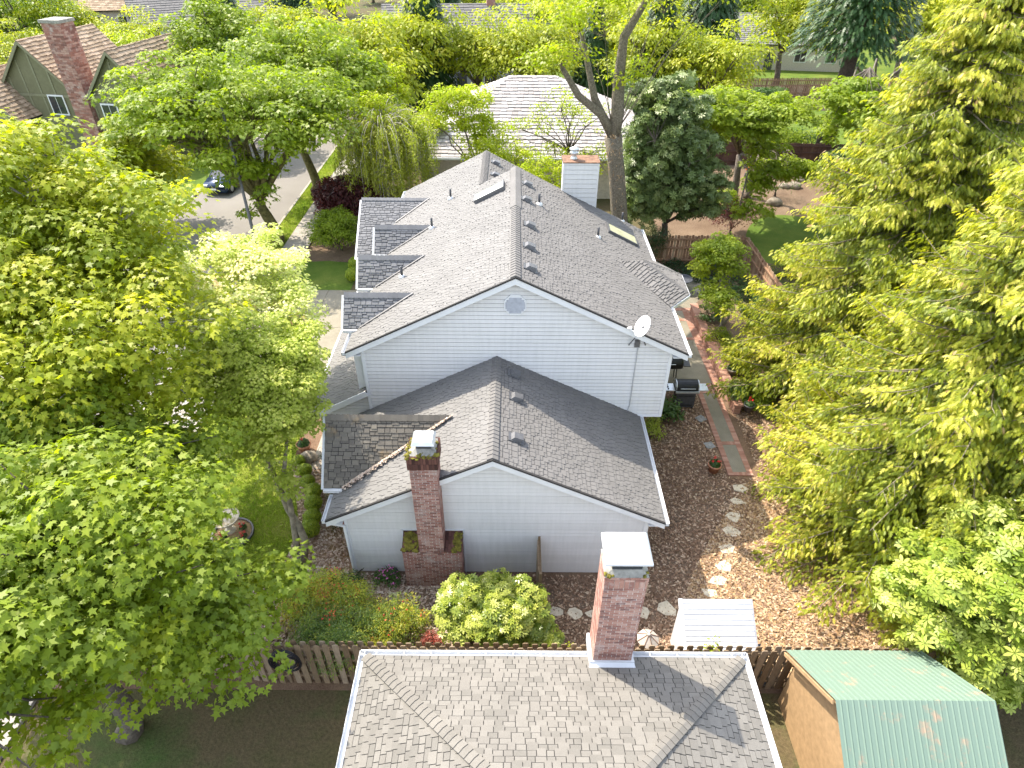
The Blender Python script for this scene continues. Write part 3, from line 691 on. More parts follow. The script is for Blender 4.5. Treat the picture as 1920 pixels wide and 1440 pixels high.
so_ = MB(); so_.prism([(WL, WY + .02, WZE - .14), (WA, WY + .02, WZA - .14), (WR, WY + .02, WZE - .14), (WR, WY + .02, WZE - .17), (WA, WY + .02, WZA - .17), (WL, WY + .02, WZE - .17)], (0, .22, 0)); so_.build('soffit', 'trim_white', H)
gutter(WR, WY - .02, GY, WZE - .02, 1); gutter(WL, WY - .02, 13.0, WZE - .02, -1)
for b_ in ((wwr, WR, WY, GY), (WL, wwl, WY, GY)): sf = MB(); sf.box(*b_, WZE - .17, WZE - .14); sf.build('eave_soffit', 'trim_white', H)
cross_gable('F', -5.49, 14.44, 4.34, 13.07, 1.16, 35, 'shingle_weathered', plane=(WA, WZA), mainS=wS)
# leaf debris in the valley and gutter of the mossy cross gable
rng = np.random.default_rng(77); n = 1500; f_ = rng.random(n) ** .8; va, vb = np.array([-4.9, 13.07, 2.80]), np.array([-1.74, 14.44, 4.40])
P_ = va * f_[:, None] + vb * (1 - f_)[:, None]; off_ = rng.normal(size=n) * .07 * (.4 + f_); P_[:, 1] -= np.abs(off_) * .9; P_[:, 0] += off_ * .3; P_[:, 2] += .035
scatter('leaf_debris', CHIP, P_, frames(rng.normal(size=(n, 3)) * .4 + [-.4, 0, 1], rng.normal(size=(n, 3))), .055 * (.4 + rng.random(n)), .4 + .6 * rng.random(n), 'chip_litter', H)
# downspouts
ds = MB(); ds.tube([(WL - .06, WY + .1, WZE - .12), (WL - .06, WY + .1, WZE - .22), (wwl - .02, WW - .06, WZE - .42), (wwl - .02, WW - .06, .05)], .042, 8); ds.build('downspout', 'trim_white', H)
ds = MB(); ds.tube([(WR + .06, WY + .12, WZE - .12), (wwr + .06, WW + .1, WZE - .3), (wwr + .06, WW + .1, .05)], .042, 8); ds.build('downspout', 'trim_white', H)
ds = MB(); ds.tube([(XR + .06, YM + .4, ZE - .12), (wr + .06, YM + .7, ZE - .4), (wr + .06, YM + .7, 2.5)], .045, 8); ds.build('downspout', 'trim_white', H)
# octagonal gable vent
gv = MB(); R_ = .36; oc = [(XA + R_ * math.cos(a), GY - .03, 6.82 + R_ * 1.05 * math.sin(a)) for a in [math.pi / 8 + math.pi / 4 * i for i in range(8)]]
gv.prism(oc, (0, .05, 0)); gvo = gv.build('gable_vent', 'trim_white', H)
lv = MB()
for i in range(7):
    z = 6.82 - .26 + i * .076; zz_ = abs(z + .03 - 6.82); hw = .29 if zz_ < .12 else .29 - (zz_ - .12) * 1.0
    lv.add([(XA - hw, GY - .065, z), (XA + hw, GY - .065, z), (XA + hw, GY - .035, z + .06), (XA - hw, GY - .035, z + .06), (XA - hw, GY - .03, z), (XA + hw, GY - .03, z)], [(0, 1, 2, 3), (0, 4, 5, 1)])
lv.build('louvre', 'louvre_grey', gvo)
# brick chimney of the wing
CB = MB(); x0, x1, ya, yb = -3.12, -1.43, 11.68, WW
CB.box(x0 + .01, x1 - .01, ya + .01, yb, 0, 1.62, .5)
brick_face(CB, [(x0, ya + .01, 0), (x1, ya + .01, 0), (x1, ya + .01, 1.62), (x0, ya + .01, 1.62)], (1, 0, 0), 41)
brick_face(CB, [(x1 - .01, ya, 0), (x1 - .01, yb, 0), (x1 - .01, yb, 1.62), (x1 - .01, ya, 1.62)], (0, 1, 0), 42)
brick_face(CB, [(x0 + .01, yb, 0), (x0 + .01, ya, 0), (x0 + .01, ya, 1.62), (x0 + .01, yb, 1.62)], (0, 1, 0), 43)
sx0, sx1, sy0, sy1, sz = -2.62, -1.92, 11.68, 12.36, 5.28
CB.box(sx0 + .01, sx1 - .01, sy0 + .01, sy1 - .01, 1.5, sz, .5)
brick_face(CB, [(sx0, sy0 + .01, 1.6), (sx1, sy0 + .01, 1.6), (sx1, sy0 + .01, sz), (sx0, sy0 + .01, sz)], (1, 0, 0), 44)
brick_face(CB, [(sx1 - .01, sy0, 1.6), (sx1 - .01, sy1, 1.6), (sx1 - .01, sy1, sz), (sx1 - .01, sy0, sz)], (0, 1, 0), 45)
brick_face(CB, [(sx0 + .01, sy1, 1.6), (sx0 + .01, sy0, 1.6), (sx0 + .01, sy0, sz), (sx0 + .01, sy1, sz)], (0, 1, 0), 46)
cho = CB.build('brick_chimney', 'brick', H); cho.data.materials.append(M['mortar'])
def mortar_fix(o):                      # the plain core boxes show between the bricks as mortar
    for p_ in o.data.polygons:
        if p_.area > .3: p_.material_index = 1
mortar_fix(cho); lbm = None
co = MB(); co.box(sx0 - .04, sx1 + .04, sy0 - .04, sy1 + .04, 4.90, 5.34, .1); 
for (px_, qx_, py_, qy_, u_) in ((sx0 - .04, sx1 + .04, sy0 - .04, sy0 - .04, (1, 0, 0)), (sx1 + .04, sx1 + .04, sy0 - .04, sy1 + .04, (0, 1, 0))):
    tiles(co, [(px_, py_, 4.9), (qx_, qy_, 4.9), (qx_, qy_, 5.34), (px_, py_, 5.34)], u_, .07, .2, .01, .01, .012, 0, 0, 47, offset=0)
co.build('corbel', 'brick_dark', cho)
mo = MB(); rg = random.Random(5)
for i in range(70):
    a = rg.random(); sid = rg.random() < .6
    x = rg.uniform(sx0 - .05, sx1 + .05); y = rg.uniform(sy0 - .05, sy0 + .1) if sid else rg.uniform(sy0, sy1); 
    if not sid: x = rg.choice((rg.uniform(sx0 - .05, sx0 + .08), rg.uniform(sx1 - .08, sx1 + .05)))
    mo.blob((x, y, 5.33 + rg.uniform(-.05, .03)), (rg.uniform(.03, .07),) * 2 + (rg.uniform(.02, .05),), rg, 7, .3)
mo.build('moss', 'moss', cho, True); mo = MB()
for i in range(150):
    if i == 100: mo.build('moss', 'moss', cho, True); mo = MB()
    x = rg.uniform(x0 + .02, sx0 - .03) if i < 100 else rg.uniform(sx1 + .25, x1 - .02); y = rg.uniform(ya, yb - .03)
    mo.blob((x, y, 1.64 + (y - ya) * .5), (rg.uniform(.03, .08),) * 2 + (.025,), rg, 7, .3)
mo.build('moss', 'moss', cho, True)
cw = MB(); cw.add([(sx0, sy0, 5.34), (sx1, sy0, 5.34), (sx1, sy1, 5.34), (sx0, sy1, 5.34), (-2.42, 11.86, 5.46), (-2.08, 11.86, 5.46), (-2.08, 12.2, 5.46), (-2.42, 12.2, 5.46)], [(0, 1, 5, 4), (1, 2, 6, 5), (2, 3, 7, 6), (3, 0, 4, 7), (4, 5, 6, 7)]); cw.build('mortar_crown', 'concrete_crown', cho)
cp = MB(); cp.box(-2.42, -2.04, 11.84, 12.22, 5.45, 5.62, .3)
cp2 = MB(); cp2.add([(-2.52, 11.74, 5.62), (-1.94, 11.74, 5.62), (-1.94, 12.30, 5.62), (-2.52, 12.30, 5.62), (-2.46, 11.80, 5.70), (-2.0, 11.80, 5.70), (-2.0, 12.24, 5.70), (-2.46, 12.24, 5.70)], [(0, 1, 5, 4), (1, 2, 6, 5), (2, 3, 7, 6), (3, 0, 4, 7), (4, 5, 6, 7), (3, 2, 1, 0)])
cp.build('flue_screen', 'dark_grey', cho); cp2.build('chimney_cap', 'galvanised', cho)
sh = MB(); sh.add([(x0 - .01, ya - .01, 1.62), (sx0 - .005, ya - .01, 1.62), (sx0 - .005, yb, 1.9), (x0 - .01, yb, 1.9), (x0 - .01, yb, 1.6), (sx0, yb, 1.6)], [(0, 1, 2, 3), (0, 3, 4)], .1)
shL = sh; sh = MB(); sh.add([(sx1 + .005, ya - .01, 1.62), (x1 + .01, ya - .01, 1.62), (x1 + .01, yb, 1.9), (sx1 + .005, yb, 1.9), (x1 + .01, yb, 1.6)], [(0, 1, 2, 3), (1, 4, 2)], .5)
tiles(sh, [(sx1 + .02, ya, 1.635), (x1, ya, 1.635), (x1, yb - .01, 1.9), (sx1 + .02, yb - .01, 1.9)], (0, 1, 0), .22, .085, .02, .02, .018, 0, 0, 48)
tiles(shL, [(x0, ya, 1.635), (sx0 - .02, ya, 1.635), (sx0 - .02, yb - .01, 1.9), (x0, yb - .01, 1.9)], (0, 1, 0), .22, .085, .012, .012, .01, 0, 0, 49)
sh.build('brick_shoulder', 'brick_dark', cho); shL.build('brick_shoulder', 'brick_dark', cho)
wf = MB(); wf.bar((x0 - .04, WW - .01, 0), (x0 - .04, WW - .01, 1.95), .04, .03, up=(0, 1, 0)); wf.bar((x1 + .04, WW - .01, 0), (x1 + .04, WW - .01, 1.95), .04, .03, up=(0, 1, 0)); wf.bar((x0 - .06, WW - .01, 1.95), (sx0, WW - .01, 1.95), .03, .04); wf.bar((sx1, WW - .01, 1.95), (x1 + .06, WW - .01, 1.95), .03, .04)
wf.build('chimney_trim', 'trim_white', H)
# sided chimney at the rear
fx0, fx1, fy0, fy1, fz = 2.0, 3.42, 25.9, 26.75, 8.06
fc = MB(); fc.box(fx0, fx1, fy0, fy1, 0, fz); siding([(fx0, fy0, 4.9), (fx1, fy0, 4.9), (fx1, fy0, fz), (fx0, fy0, fz)], 7, ex=.19, mb=fc)
for xx in (fx0 - .02, fx1 - .05): fc.box(xx, xx + .07, fy0 - .03, fy0 + .05, 5.6, fz, .9)
fco = fc.build('siding_chimney', 'siding', H)
rc_ = MB(); rc_.box(fx0 - .04, fx1 + .04, fy0 - .05, fy1 + .04, fz, fz + .04); rc_.build('chimney_top', 'rust', fco)
fp = MB(); fp.lathe([(.14, 0), (.14, .06), (.11, .1), (.11, .22), (.17, .24), (.17, .30), (.12, .32), (.12, .38), (.2, .4), (.19, .44), (.05, .5)], 16, (fx0 + .42, fy0 + .35, fz + .04)); fp.build('flue_pipe', 'galvanised', fco, True)
# roof vents, pipes, skylights
nR = Vector((S, 0, 1)).normalized()
def on_right(px, py): return at(px, py, plane=((XA, 0, ZA), (S, 0, 1)))
def roof_frame(p, s_, right=True):
    ux = Vector((1, 0, -s_)).normalized() if right else Vector((-1, 0, -s_)).normalized()
    n_ = Vector((s_, 0, 1)).normalized() if right else Vector((-s_, 0, 1)).normalized()
    m_ = Matrix((ux, n_.cross(ux), n_)).transposed().to_4x4(); m_.translation = p; return m_
def box_vent(p, s_):
    m_ = roof_frame(p, s_); mb = MB()
    mb.box(-.2, .26, -.17, .17, 0, .03, .3, m_)
    vs = [m_ @ Vector(v) for v in ((-.12, -.14, .03), (.16, -.14, .03), (.16, .14, .03), (-.12, .14, .03), (-.06, -.12, .13), (.2, -.12, .15), (.2, .12, .15), (-.06, .12, .13))]
    mb.add(vs, [(0, 1, 5, 4), (1, 2, 6, 5), (2, 3, 7, 6), (3, 0, 4, 7), (4, 5, 6, 7)])
    mb.build('roof_vent', 'grey_metal', H)
for px, py in ((987, 346), (985, 375), (991, 423), (990, 463), (992, 503)): box_vent(on_right(px, py), S)
for px, py in ((928, 306), (927, 329)): box_vent(at(px, py, plane=((-1.29, 0, 7.185), (S, 0, 1))), S)
for px, py in ((962, 702), (965, 746), (965, 822)): box_vent(at(px, py, plane=((WA, 0, WZA), (wS, 0, 1))), wS)
def pipe(p):
    mb = MB(); mb.tube([p, p + Vector((0, 0, .42))], .045, 10); o_ = mb.build('vent_pipe', 'dark_grey', H, True)
    b_ = MB(); b_.lathe([(.13, -.05), (.12, .05), (.06, .1)], 12, p); b_.build('pipe_boot', 'trim_white', o_, True)
for px, py in ((845, 373), (810, 428), (754, 520)): pipe(at(px, py, plane=((XA, 0, ZA), (-S, 0, 1))))
for px, py in ((1011, 384), (1121, 446), (1166, 416)): pipe(on_right(px, py))
def skylight(p, s_, right, L, W, hgt, glassmat):
    m_ = roof_frame(p, s_, right); mb = MB()
    for b_ in ((0, L, 0, .05), (0, L, W - .05, W), (0, .05, .05, W - .05), (L - .05, L, .05, W - .05)): mb.box(*b_, 0, hgt, .5, m_)
    o_ = mb.build('skylight', 'grey_metal', H); g_ = MB(); g_.box(.05, L - .05, .05, W - .05, hgt - .05, hgt - .01, .5, m_); g_.build('skylight_glass', glassmat, o_)
pL = at(947, 356, plane=((XA, 0, ZA), (-S, 0, 1))); skylight(pL + Vector((0, .75, 0)), S, False, 1.3, .75, .15, 'glass_dark' if 0 else 'skylight_glass')
pR = on_right(1139, 438); skylight(pR, S, True, 1.35, .8, .16, 'skylight_glass')
# meter conduit down the gable
cd = MB(); cd.tube([(3.9, GY - .02, 5.3), (3.9, GY - .02, 3.0), (3.84, GY - .02, 2.75)], .014, 6); cd.build('conduit', 'galvanised', H)
exec_marker = 'SECTION: things on and around the house'
# ================================================================== SATELLITE DISH
t = thing('satellite_dish', 'white satellite dish on a bracket at the right rake of the upper gable', 'satellite dish', (3.86, GY - .2, 5.9))
dc = at(1205, 612, Y=16.2); dn = Vector((-.8, -.3, .5)).normalized(); dq = dn.to_track_quat('Z', 'Y').to_matrix().to_4x4(); dq.translation = dc
mb = MB(); prof = [(.0, .0), (.12, .008), (.22, .03), (.30, .06), (.345, .085)]
vs = [dq @ Vector((r * math.cos(a) * .86, r * math.sin(a), z - .06)) for r, z in prof for a in [2 * math.pi * j / 28 for j in range(28)]]
vs2 = [v - dn * .018 for v in vs]; k = 28; nv = len(vs)
fs = [(i * k + j, i * k + (j + 1) % k, (i + 1) * k + (j + 1) % k, (i + 1) * k + j) for i in range(len(prof) - 1) for j in range(k)]
mb.add(vs + vs2, fs + [tuple(nv + q for q in reversed(f_)) for f_ in fs] + [((len(prof) - 1) * k + j, (len(prof) - 1) * k + (j + 1) % k, nv + (len(prof) - 1) * k + (j + 1) % k, nv + (len(prof) - 1) * k + j) for j in range(k)])
mb.build('reflector', 'dish_white', t, True)
lnb = dc + Vector((-.42, -.18, .02)); mb = MB(); mb.tube([dc + Vector((-.05, 0, -.28)), lnb], .018, 8); mb.build('feed_arm', 'dish_white', t, True)
mb = MB(); mb.tube([lnb + Vector((-.06, -.01, .02)), lnb + Vector((.06, .03, .03))], [.035, .05], 10); mb.build('feed_horn', 'dish_white', t, True)
mb = MB(); mb.tube([dc - dn * .03, dc + Vector((0, .12, -.22)), Vector((3.86, GY - .02, 5.52))], .028, 8)
for s_ in (-1, 1): mb.bar(dc + Vector((0, .1, -.2)), (3.86 + s_ * .26, GY - .02, 5.42), .02, .03)
mb.box(3.78, 3.94, GY - .05, GY, 5.35, 5.62); mb.build('bracket', 'grey_metal', t)
# ================================================================== NEIGHBOUR HOUSE (hip roof under the camera)
t = thing('neighbour_house', 'low neighbouring house with a pale shingle hip roof and white gutter in the foreground', 'house', (1, 0, 0)); NH = t
ex0, ex1, ey1, ez, es = -3.31, 5.24, 7.87, 2.8, .42; hd = (ex1 - ex0) / 2; ry = ey1 - hd; rz = ez + hd * es; cx_ = (ex0 + ex1) / 2
for nm, P, u_ in (('roof_slope', [(ex1, ey1, ez), (ex0, ey1, ez), (cx_, ry, rz)], (1, 0, 0)), ('roof_slope', [(ex0, ey1, ez), (ex0, -8, ez), (cx_, -8, rz), (cx_, ry, rz)], (0, 1, 0)), ('roof_slope', [(ex1, -8, ez), (ex1, ey1, ez), (cx_, ry, rz), (cx_, -8, rz)], (0, 1, 0))):
    slope(P, nm, 51 + len(u_), 'shingle_tan', u_, parent=t, th=.14, tw=.2, hi=.014)
for a_, sd in (((ex0, ey1, ez), 1), ((ex1, ey1, ez), 2)): ridge((cx_, ry, rz), a_, 'hip_cap', .12, .3, seed=sd, mat='shingle_tan', parent=t)
ridge((cx_, ry, rz), (cx_, -8, rz), 'ridge_cap', .13, .4, seed=4, mat='shingle_tan', parent=t)
mb = MB()
for a, b, z0, z1 in ((0, .012, -.1, .0), (.108, .12, -.1, .012), (.012, .108, -.1, -.088)): mb.box(ex0 - .1, ex1 + .1, ey1 + a, ey1 + b, ez + z0, ez + z1)
for i in range(14): mb.box(ex0 + .25 + i * .62, ex0 + .27 + i * .62, ey1 + .012, ey1 + .108, ez - .02, ez - .005)
for xx, s_ in ((ex0, -1), (ex1, 1)):
    for a, b, z0, z1 in ((0, .012, -.1, 0), (.108, .12, -.1, .012), (.012, .108, -.1, -.088)): mb.box(min(xx + s_ * a, xx + s_ * b), max(xx + s_ * a, xx + s_ * b), -8, ey1 + .1, ez + z0 + .001, ez + z1 + .001)
mb.build('gutter', 'trim_white', t)
mb = MB(); mb.box(ex0 + .4, ex1 - .4, -8, ey1 - .35, 0, ez - .1); mb.build('wall', 'beige_wall', t)
# its brick chimney
cx0, cx1, cy0, cy1, cz = 1.81, 2.66, 7.66, 8.34, 5.98
mb = MB(); mb.box(cx0 + .01, cx1 - .01, cy0 + .01, cy1 - .01, 0, cz)
brick_face(mb, [(cx0, cy0 + .01, 2.6), (cx1, cy0 + .01, 2.6), (cx1, cy0 + .01, cz - .36), (cx0, cy0 + .01, cz - .36)], (1, 0, 0), 61)
tiles(mb, [(cx0, cy0 + .01, cz - .36), (cx1, cy0 + .01, cz - .36), (cx1, cy0 + .01, cz - .14), (cx0, cy0 + .01, cz - .14)], (1, 0, 0), .1, .22, .012, .012, .012, 0, 0, 62, offset=0)
tiles(mb, [(cx0 - .01, cy0 + .0, cz - .14), (cx1 + .01, cy0 + .0, cz - .14), (cx1 + .01, cy0 + .0, cz), (cx0 - .01, cy0 + .0, cz)], (1, 0, 0), .2, .07, .012, .012, .012, 0, 0, 63)
brick_face(mb, [(cx1 - .01, cy0, 2.2), (cx1 - .01, cy1, 2.2), (cx1 - .01, cy1, cz), (cx1 - .01, cy0, cz)], (0, 1, 0), 64)
brick_face(mb, [(cx0 + .01, cy1, 2.2), (cx0 + .01, cy0, 2.2), (cx0 + .01, cy0, cz), (cx0 + .01, cy1, cz)], (0, 1, 0), 65)
cho2 = mb.build('brick_chimney', 'brick_old', t); cho2.data.materials.append(M['mortar_pale']); mortar_fix(cho2)
mb = MB(); mb.box(cx0 - .07, cx1 + .07, cy0 - .035, cy0 - .005, 2.72, 3.02); mb.box(cx0 - .07, cx0 - .005, cy0 - .005, cy1, 2.72, 2.98); mb.box(cx1 + .005, cx1 + .07, cy0 - .005, cy1, 2.72, 2.98)
mb.add([(cx0 - .1, cy0 - .15, 2.90), (cx1 + .1, cy0 - .15, 2.90), (cx1 + .07, cy0 - .035, 2.98), (cx0 - .07, cy0 - .035, 2.98)], [(0, 1, 2, 3)]); mb.build('flashing', 'trim_white', cho2)
mb = MB(); rg = random.Random(3); mb.add([(cx0 - .01, cy0 - .01, cz), (cx1 + .01, cy0 - .01, cz), (cx1 + .01, cy1, cz), (cx0 - .01, cy1, cz), (cx0 + .12, cy0 + .1, cz + .1), (cx1 - .12, cy0 + .1, cz + .1), (cx1 - .12, cy1 - .1, cz + .1), (cx0 + .12, cy1 - .1, cz + .1)], [(0, 1, 5, 4), (1, 2, 6, 5), (2, 3, 7, 6), (3, 0, 4, 7), (4, 5, 6, 7)]); mb.build('mortar_crown', 'concrete_crown', cho2)
mb = MB()
for i in range(26): mb.blob((rg.choice((rg.uniform(cx0, cx0 + .2), rg.uniform(cx1 - .15, cx1 + .02))), rg.uniform(cy0 - .02, cy0 + .1), cz + .02), (rg.uniform(.02, .05),) * 2 + (.03,), rg, 7, .3)
mb.build('moss', 'moss', cho2, True)
mb = MB(); mb.box(cx0 + .14, cx1 - .12, cy0 + .12, cy1 - .1, cz + .1, cz + .17); mb.box(cx0 + .18, cx1 - .16, cy0 + .16, cy1 - .14, cz + .17, cz + .47, .1); mb.build('flue_screen', 'glass_dark', cho2)
mb = MB()
for xx in (cx0 + .15, cx1 - .17): mb.box(xx, xx + .035, cy0 + .13, cy0 + .155, cz + .17, cz + .47)
L0, L1, M0, M1 = 1.77, 2.68, 7.60, 8.36; zl_ = cz + .47
mb.add([(L0, M0, zl_), (L1, M0, zl_), (L1, M1, zl_), (L0, M1, zl_), (L0 + .06, M0 + .07, zl_ + .09), (L1 - .06, M0 + .07, zl_ + .09), (L1 - .06, M1 - .06, zl_ + .09), (L0 + .06, M1 - .06, zl_ + .09), (L0, M0, zl_ - .05), (L1, M0, zl_ - .05), (L1, M1, zl_ - .05), (L0, M1, zl_ - .05)],
       [(0, 1, 5, 4), (1, 2, 6, 5), (2, 3, 7, 6), (3, 0, 4, 7), (4, 5, 6, 7), (8, 9, 1, 0), (9, 10, 2, 1), (10, 11, 3, 2), (11, 8, 0, 3), (11, 10, 9, 8)]); mb.build('chimney_cap', 'trim_white', cho2)
# ================================================================== SHEDS
t = thing('garden_shed', 'small white plastic garden shed with grooved lean-to lid behind the fence', 'shed', (5.3, 9.4, 0))
mb = MB(); mb.prism([(4.42, 8.93, 0), (4.42, 9.96, 0), (4.42, 9.96, 1.86), (4.42, 8.93, 1.22)], (1.8, 0, 0)); mb.build('wall', 'white_paint', t)
mb = MB(); a, b = Vector((4.36, 9.99, 1.92)), Vector((4.36, 8.88, 1.235)); n_ = 10
mb.prism([a, b, b + Vector((0, 0, -.04)), a + Vector((0, 0, -.04))], (1.92, 0, 0)); mb.build('lid', 'louvre_grey', t); mb = MB()
for i in range(n_):
    p = a.lerp(b, (i + .10) / n_) + Vector((.1, 0, .0)); q = a.lerp(b, (i + .90) / n_) + Vector((.1, 0, .0)); mb.prism([p, q, q + Vector((0, 0, .016)), p + Vector((0, 0, .016))], (1.77, 0, 0))
mb.build('lid_panels', 'white_paint', t); mb = MB(); mb.prism([a + Vector((-.006, .006, .018)), b + Vector((-.006, -.006, .018)), b + Vector((-.006, -.006, -.05)), a + Vector((-.006, .006, -.05))], (.1, 0, 0)); mb.build('lid_edge', 'trim_white', t)
t = thing('folded_tarp', 'dark grey tarp and crumpled cover leaning on the right side of the white shed', 'tarp', (6.6, 9.3, 0))
mb = MB(); mb.prism([(6.3, 9.7, .05), (6.62, 9.5, .62), (6.36, 9.05, .55), (6.3, 9.1, .05)], (.05, .02, .03)); mb.build('sheet', 'tarp', t)
mb = MB(); rg = random.Random(8)
for i in range(6): mb.blob((6.46 + rg.uniform(-.08, .1), 9.05 - i * .07, .12 + rg.random() * .1), (.13, .08, .12), rg, 9, .35)
mb.build('bundle', 'dark_grey', t)
t = thing('green_roof_shed', 'shed with a rust-spotted green ribbed metal roof in the lower right', 'shed', (8.2, 7, 0))
gx0, gx1, gy1, gz, gs, gry = 6.63, 9.9, 8.52, 2.02, .73, 6.6
for sg, nm in ((1, 'metal_roof'), (-1, 'metal_roof')):
    ye = gy1 if sg > 0 else 2 * gry - gy1; zr_ = gz + gs * (gy1 - gry); mb = MB(); n_ = 26
    for i in range(n_):
        xa, xb = gx0 + (gx1 - gx0) * i / n_, gx0 + (gx1 - gx0) * (i + 1) / n_; m1, m2 = xa + (xb - xa) * .62, xa + (xb - xa) * .8
        for p, q, h0, h1 in ((xa, m1, 0, 0), (m1, m2, 0, .025), (m2, xb, .025, 0)):
            mb.add([(p, ye, gz + h0), (q, ye, gz + h1), (q, gry, zr_ + h1), (p, gry, zr_ + h0)], [(0, 1, 2, 3)])
    mb.build(nm, 'green_metal', t)
mb = MB(); mb.bar((gx0 + .06, gy1 - .02, gz - .07), (gx0 + .06, gry, zr_ - .07), .05, .1); mb.bar((gx0 - .02, gy1 - .05, gz - .09), (gx0 - .02, gry, zr_ - .09), .03, .09); mb.build('rafter', 'lumber', t)
mb = MB(); mb.prism([(gx0 + .25, gy1 - .2, 0), (gx0 + .25, gy1 - .2, gz), (gx0 + .25, gry, zr_ - .14), (gx0 + .25, 2 * gry - gy1 + .2, gz), (gx0 + .25, 2 * gry - gy1 + .2, 0)], (gx1 - gx0 - .4, 0, 0)); mb.build('wall', 'lumber', t)
# ================================================================== FENCES
def fence(name, label, a, b, mat='fence_wood', h=1.8, both=True, bw_=.14, gap=.05, seed=0, jitter=.03, zb=0, postd=2.4):
    a, b = Vector(a), Vector(b); L = (b - a).length; d = (b - a) / L; s = Vector((-d.y, d.x, 0)); rg = random.Random(seed)
    t = thing(name, label, 'fence', a.lerp(b, .5))
    mb = MB()
    for side in ((-1, 1) if both else (1,)):
        x = (0 if side < 0 else (bw_ + gap) * .5)
        while x < L - bw_:
            hh = h + rg.uniform(-jitter, jitter); lean = rg.uniform(-.008, .008)
            p0 = a + d * x + s * side * .04 + Vector((0, 0, zb)); p1 = p0 + d * bw_
            u = s * side * .022; zt = Vector((0, 0, 1)); c = rg.random()
            e = d * .025
            prof = [p0, p1, p1 + zt * (hh - .04) + d * lean, p1 - e + zt * hh + d * lean, p0 + e + zt * hh + d * lean, p0 + zt * (hh - .04) + d * lean]
            if side < 0: prof = prof[::-1]
            mb.prism(prof, u, c); x += bw_ + gap
            if both and side > 0: pass
        if both: pass
    mb.build('fence_boards', mat, t)
    for z in (.35, h * .6, h - .22):
        r = MB(); r.bar(a + Vector((0, 0, zb + z)), b + Vector((0, 0, zb + z)), .076, .085, .3); r.build('rail', mat, t)
    n_ = max(1, int(L / postd))
    for i in range(n_ + 1):
        p = a.lerp(b, i / n_); r = MB(); r.box(p.x - .035, p.x + .035, p.y - .03, p.y + .03, zb, zb + h - .06, .2); r.build('post', mat, t)
    return t
fence('board_fence', 'long weathered board fence between the white house yard and the foreground roof', (-5.6, 8.75, 0), (10.4, 8.66, 0), bw_=.15, gap=.09, seed=1)
fence('board_fence', 'slightly skewed end of the weathered fence holding the black hose coil', (-12.0, 9.35, 0), (-5.75, 8.72, 0), bw_=.15, gap=.09, seed=2)
fence('side_gate', 'narrow weathered wooden gate seen edge-on against the front wing wall', (.80, 10.9, 0), (.80, 12.14, 0), bw_=.14, gap=.01, both=False, seed=3, postd=1.2)
fence('board_fence', 'brown board fence half hidden behind ivy and the magnolia', (4.8, 33.1, 0), (12.75, 33.1, 0), 'fence_warm', both=False, gap=.02, seed=4)
fence('board_fence', 'sunlit brown board fence running beside the small bright green maple', (12.85, 33.1, 0), (12.85, 19, 0), 'fence_warm', both=False, gap=.015, seed=5)
fence('board_fence', 'dark reddish fence at the back of the neighbouring garden', (10, 51.0, 0), (27, 50.0, 0), 'fence_dark', both=False, gap=.005, seed=6)
fence('board_fence', 'farthest reddish picket fence beyond the back lawn', (19, 73, 0), (52, 74, 0), 'fence_warm', both=False, gap=.06, seed=7)
# hose coil
t = MB(); rg = random.Random(4); pts = []
for i in range(260):
    a = i * .24; r = .33 + .075 * math.sin(i * .11) + rg.uniform(-.012, .012)
    pts.append((-5.62 + r * math.cos(a), 8.83 - .22 + .03 * math.sin(i * .37) + (.02 * math.cos(i * .13)), 1.28 + r * 1.12 * math.sin(a)))
t.tube([(x, y - .06, z) for x, y, z in pts], .014, 5)
tag(t.build('hose_coil', 'hose', None, True), 'black garden hose coiled on the weathered fence', 'hose')
# ================================================================== RETAINING WALL, POTS, GRILLS
t = thing('retaining_wall', 'low salmon brick retaining wall with a flat cap along the patio', 'wall', (8.95, 23, 0))
wp = [((8.86, 27.9), (8.86, 19.9), .42)]
mb = MB(); mb.box(8.87, 9.13, 19.9, 27.9, 0, .40, .5); brick_face(mb, [(8.87, 27.9, 0), (8.87, 19.9, 0), (8.87, 19.9, .42), (8.87, 27.9, .42)], (0, 1, 0), 71)
brick_face(mb, [(8.87, 19.905, 0), (9.13, 19.905, 0), (9.13, 19.905, .42), (8.87, 19.905, .42)], (1, 0, 0), 72); mb.build('wall_face', 'paver', t)
mb = MB(); tiles(mb, [(8.83, 19.86, .40), (9.2, 19.86, .40), (9.2, 28, .40), (8.83, 28, .40)], (0, 1, 0), .1, .37, .06, .06, .008, 0, 0, 73, offset=0)
tiles(mb, [(9.2, 22.6, .398), (9.65, 22.6, .398), (9.4, 25, .398), (9.2, 25, .398)], (0, 1, 0), .1, .3, .06, .06, .008, 0, 0, 74); mb.build('wall_cap', 'paver', t)
t = MB(); t.box(9.22, 11.5, 21.5, 21.75, 0, .44, .5); tiles(t, [(9.22, 21.5, .44), (11.5, 21.5, .44), (11.5, 21.75, .44), (9.22, 21.75, .44)], (1, 0, 0), .1, .25, .02, .02, .01, 0, 0, 75)
tag(t.build('garden_edging', 'paver'), 'short brick edging running from the retaining wall under the cedar', 'edging')
mb = MB(); mb.prism([(9.14, 20.6, -.02), (10.2, 19.6, -.25), (12.8, 19.2, -.3), (12.8, 33, -.02), (9.14, 28.2, -.02)], (0, 0, .34)); structure(mb.build('raised_bed', 'bark_bed'))
rgn = np.random.default_rng(12)
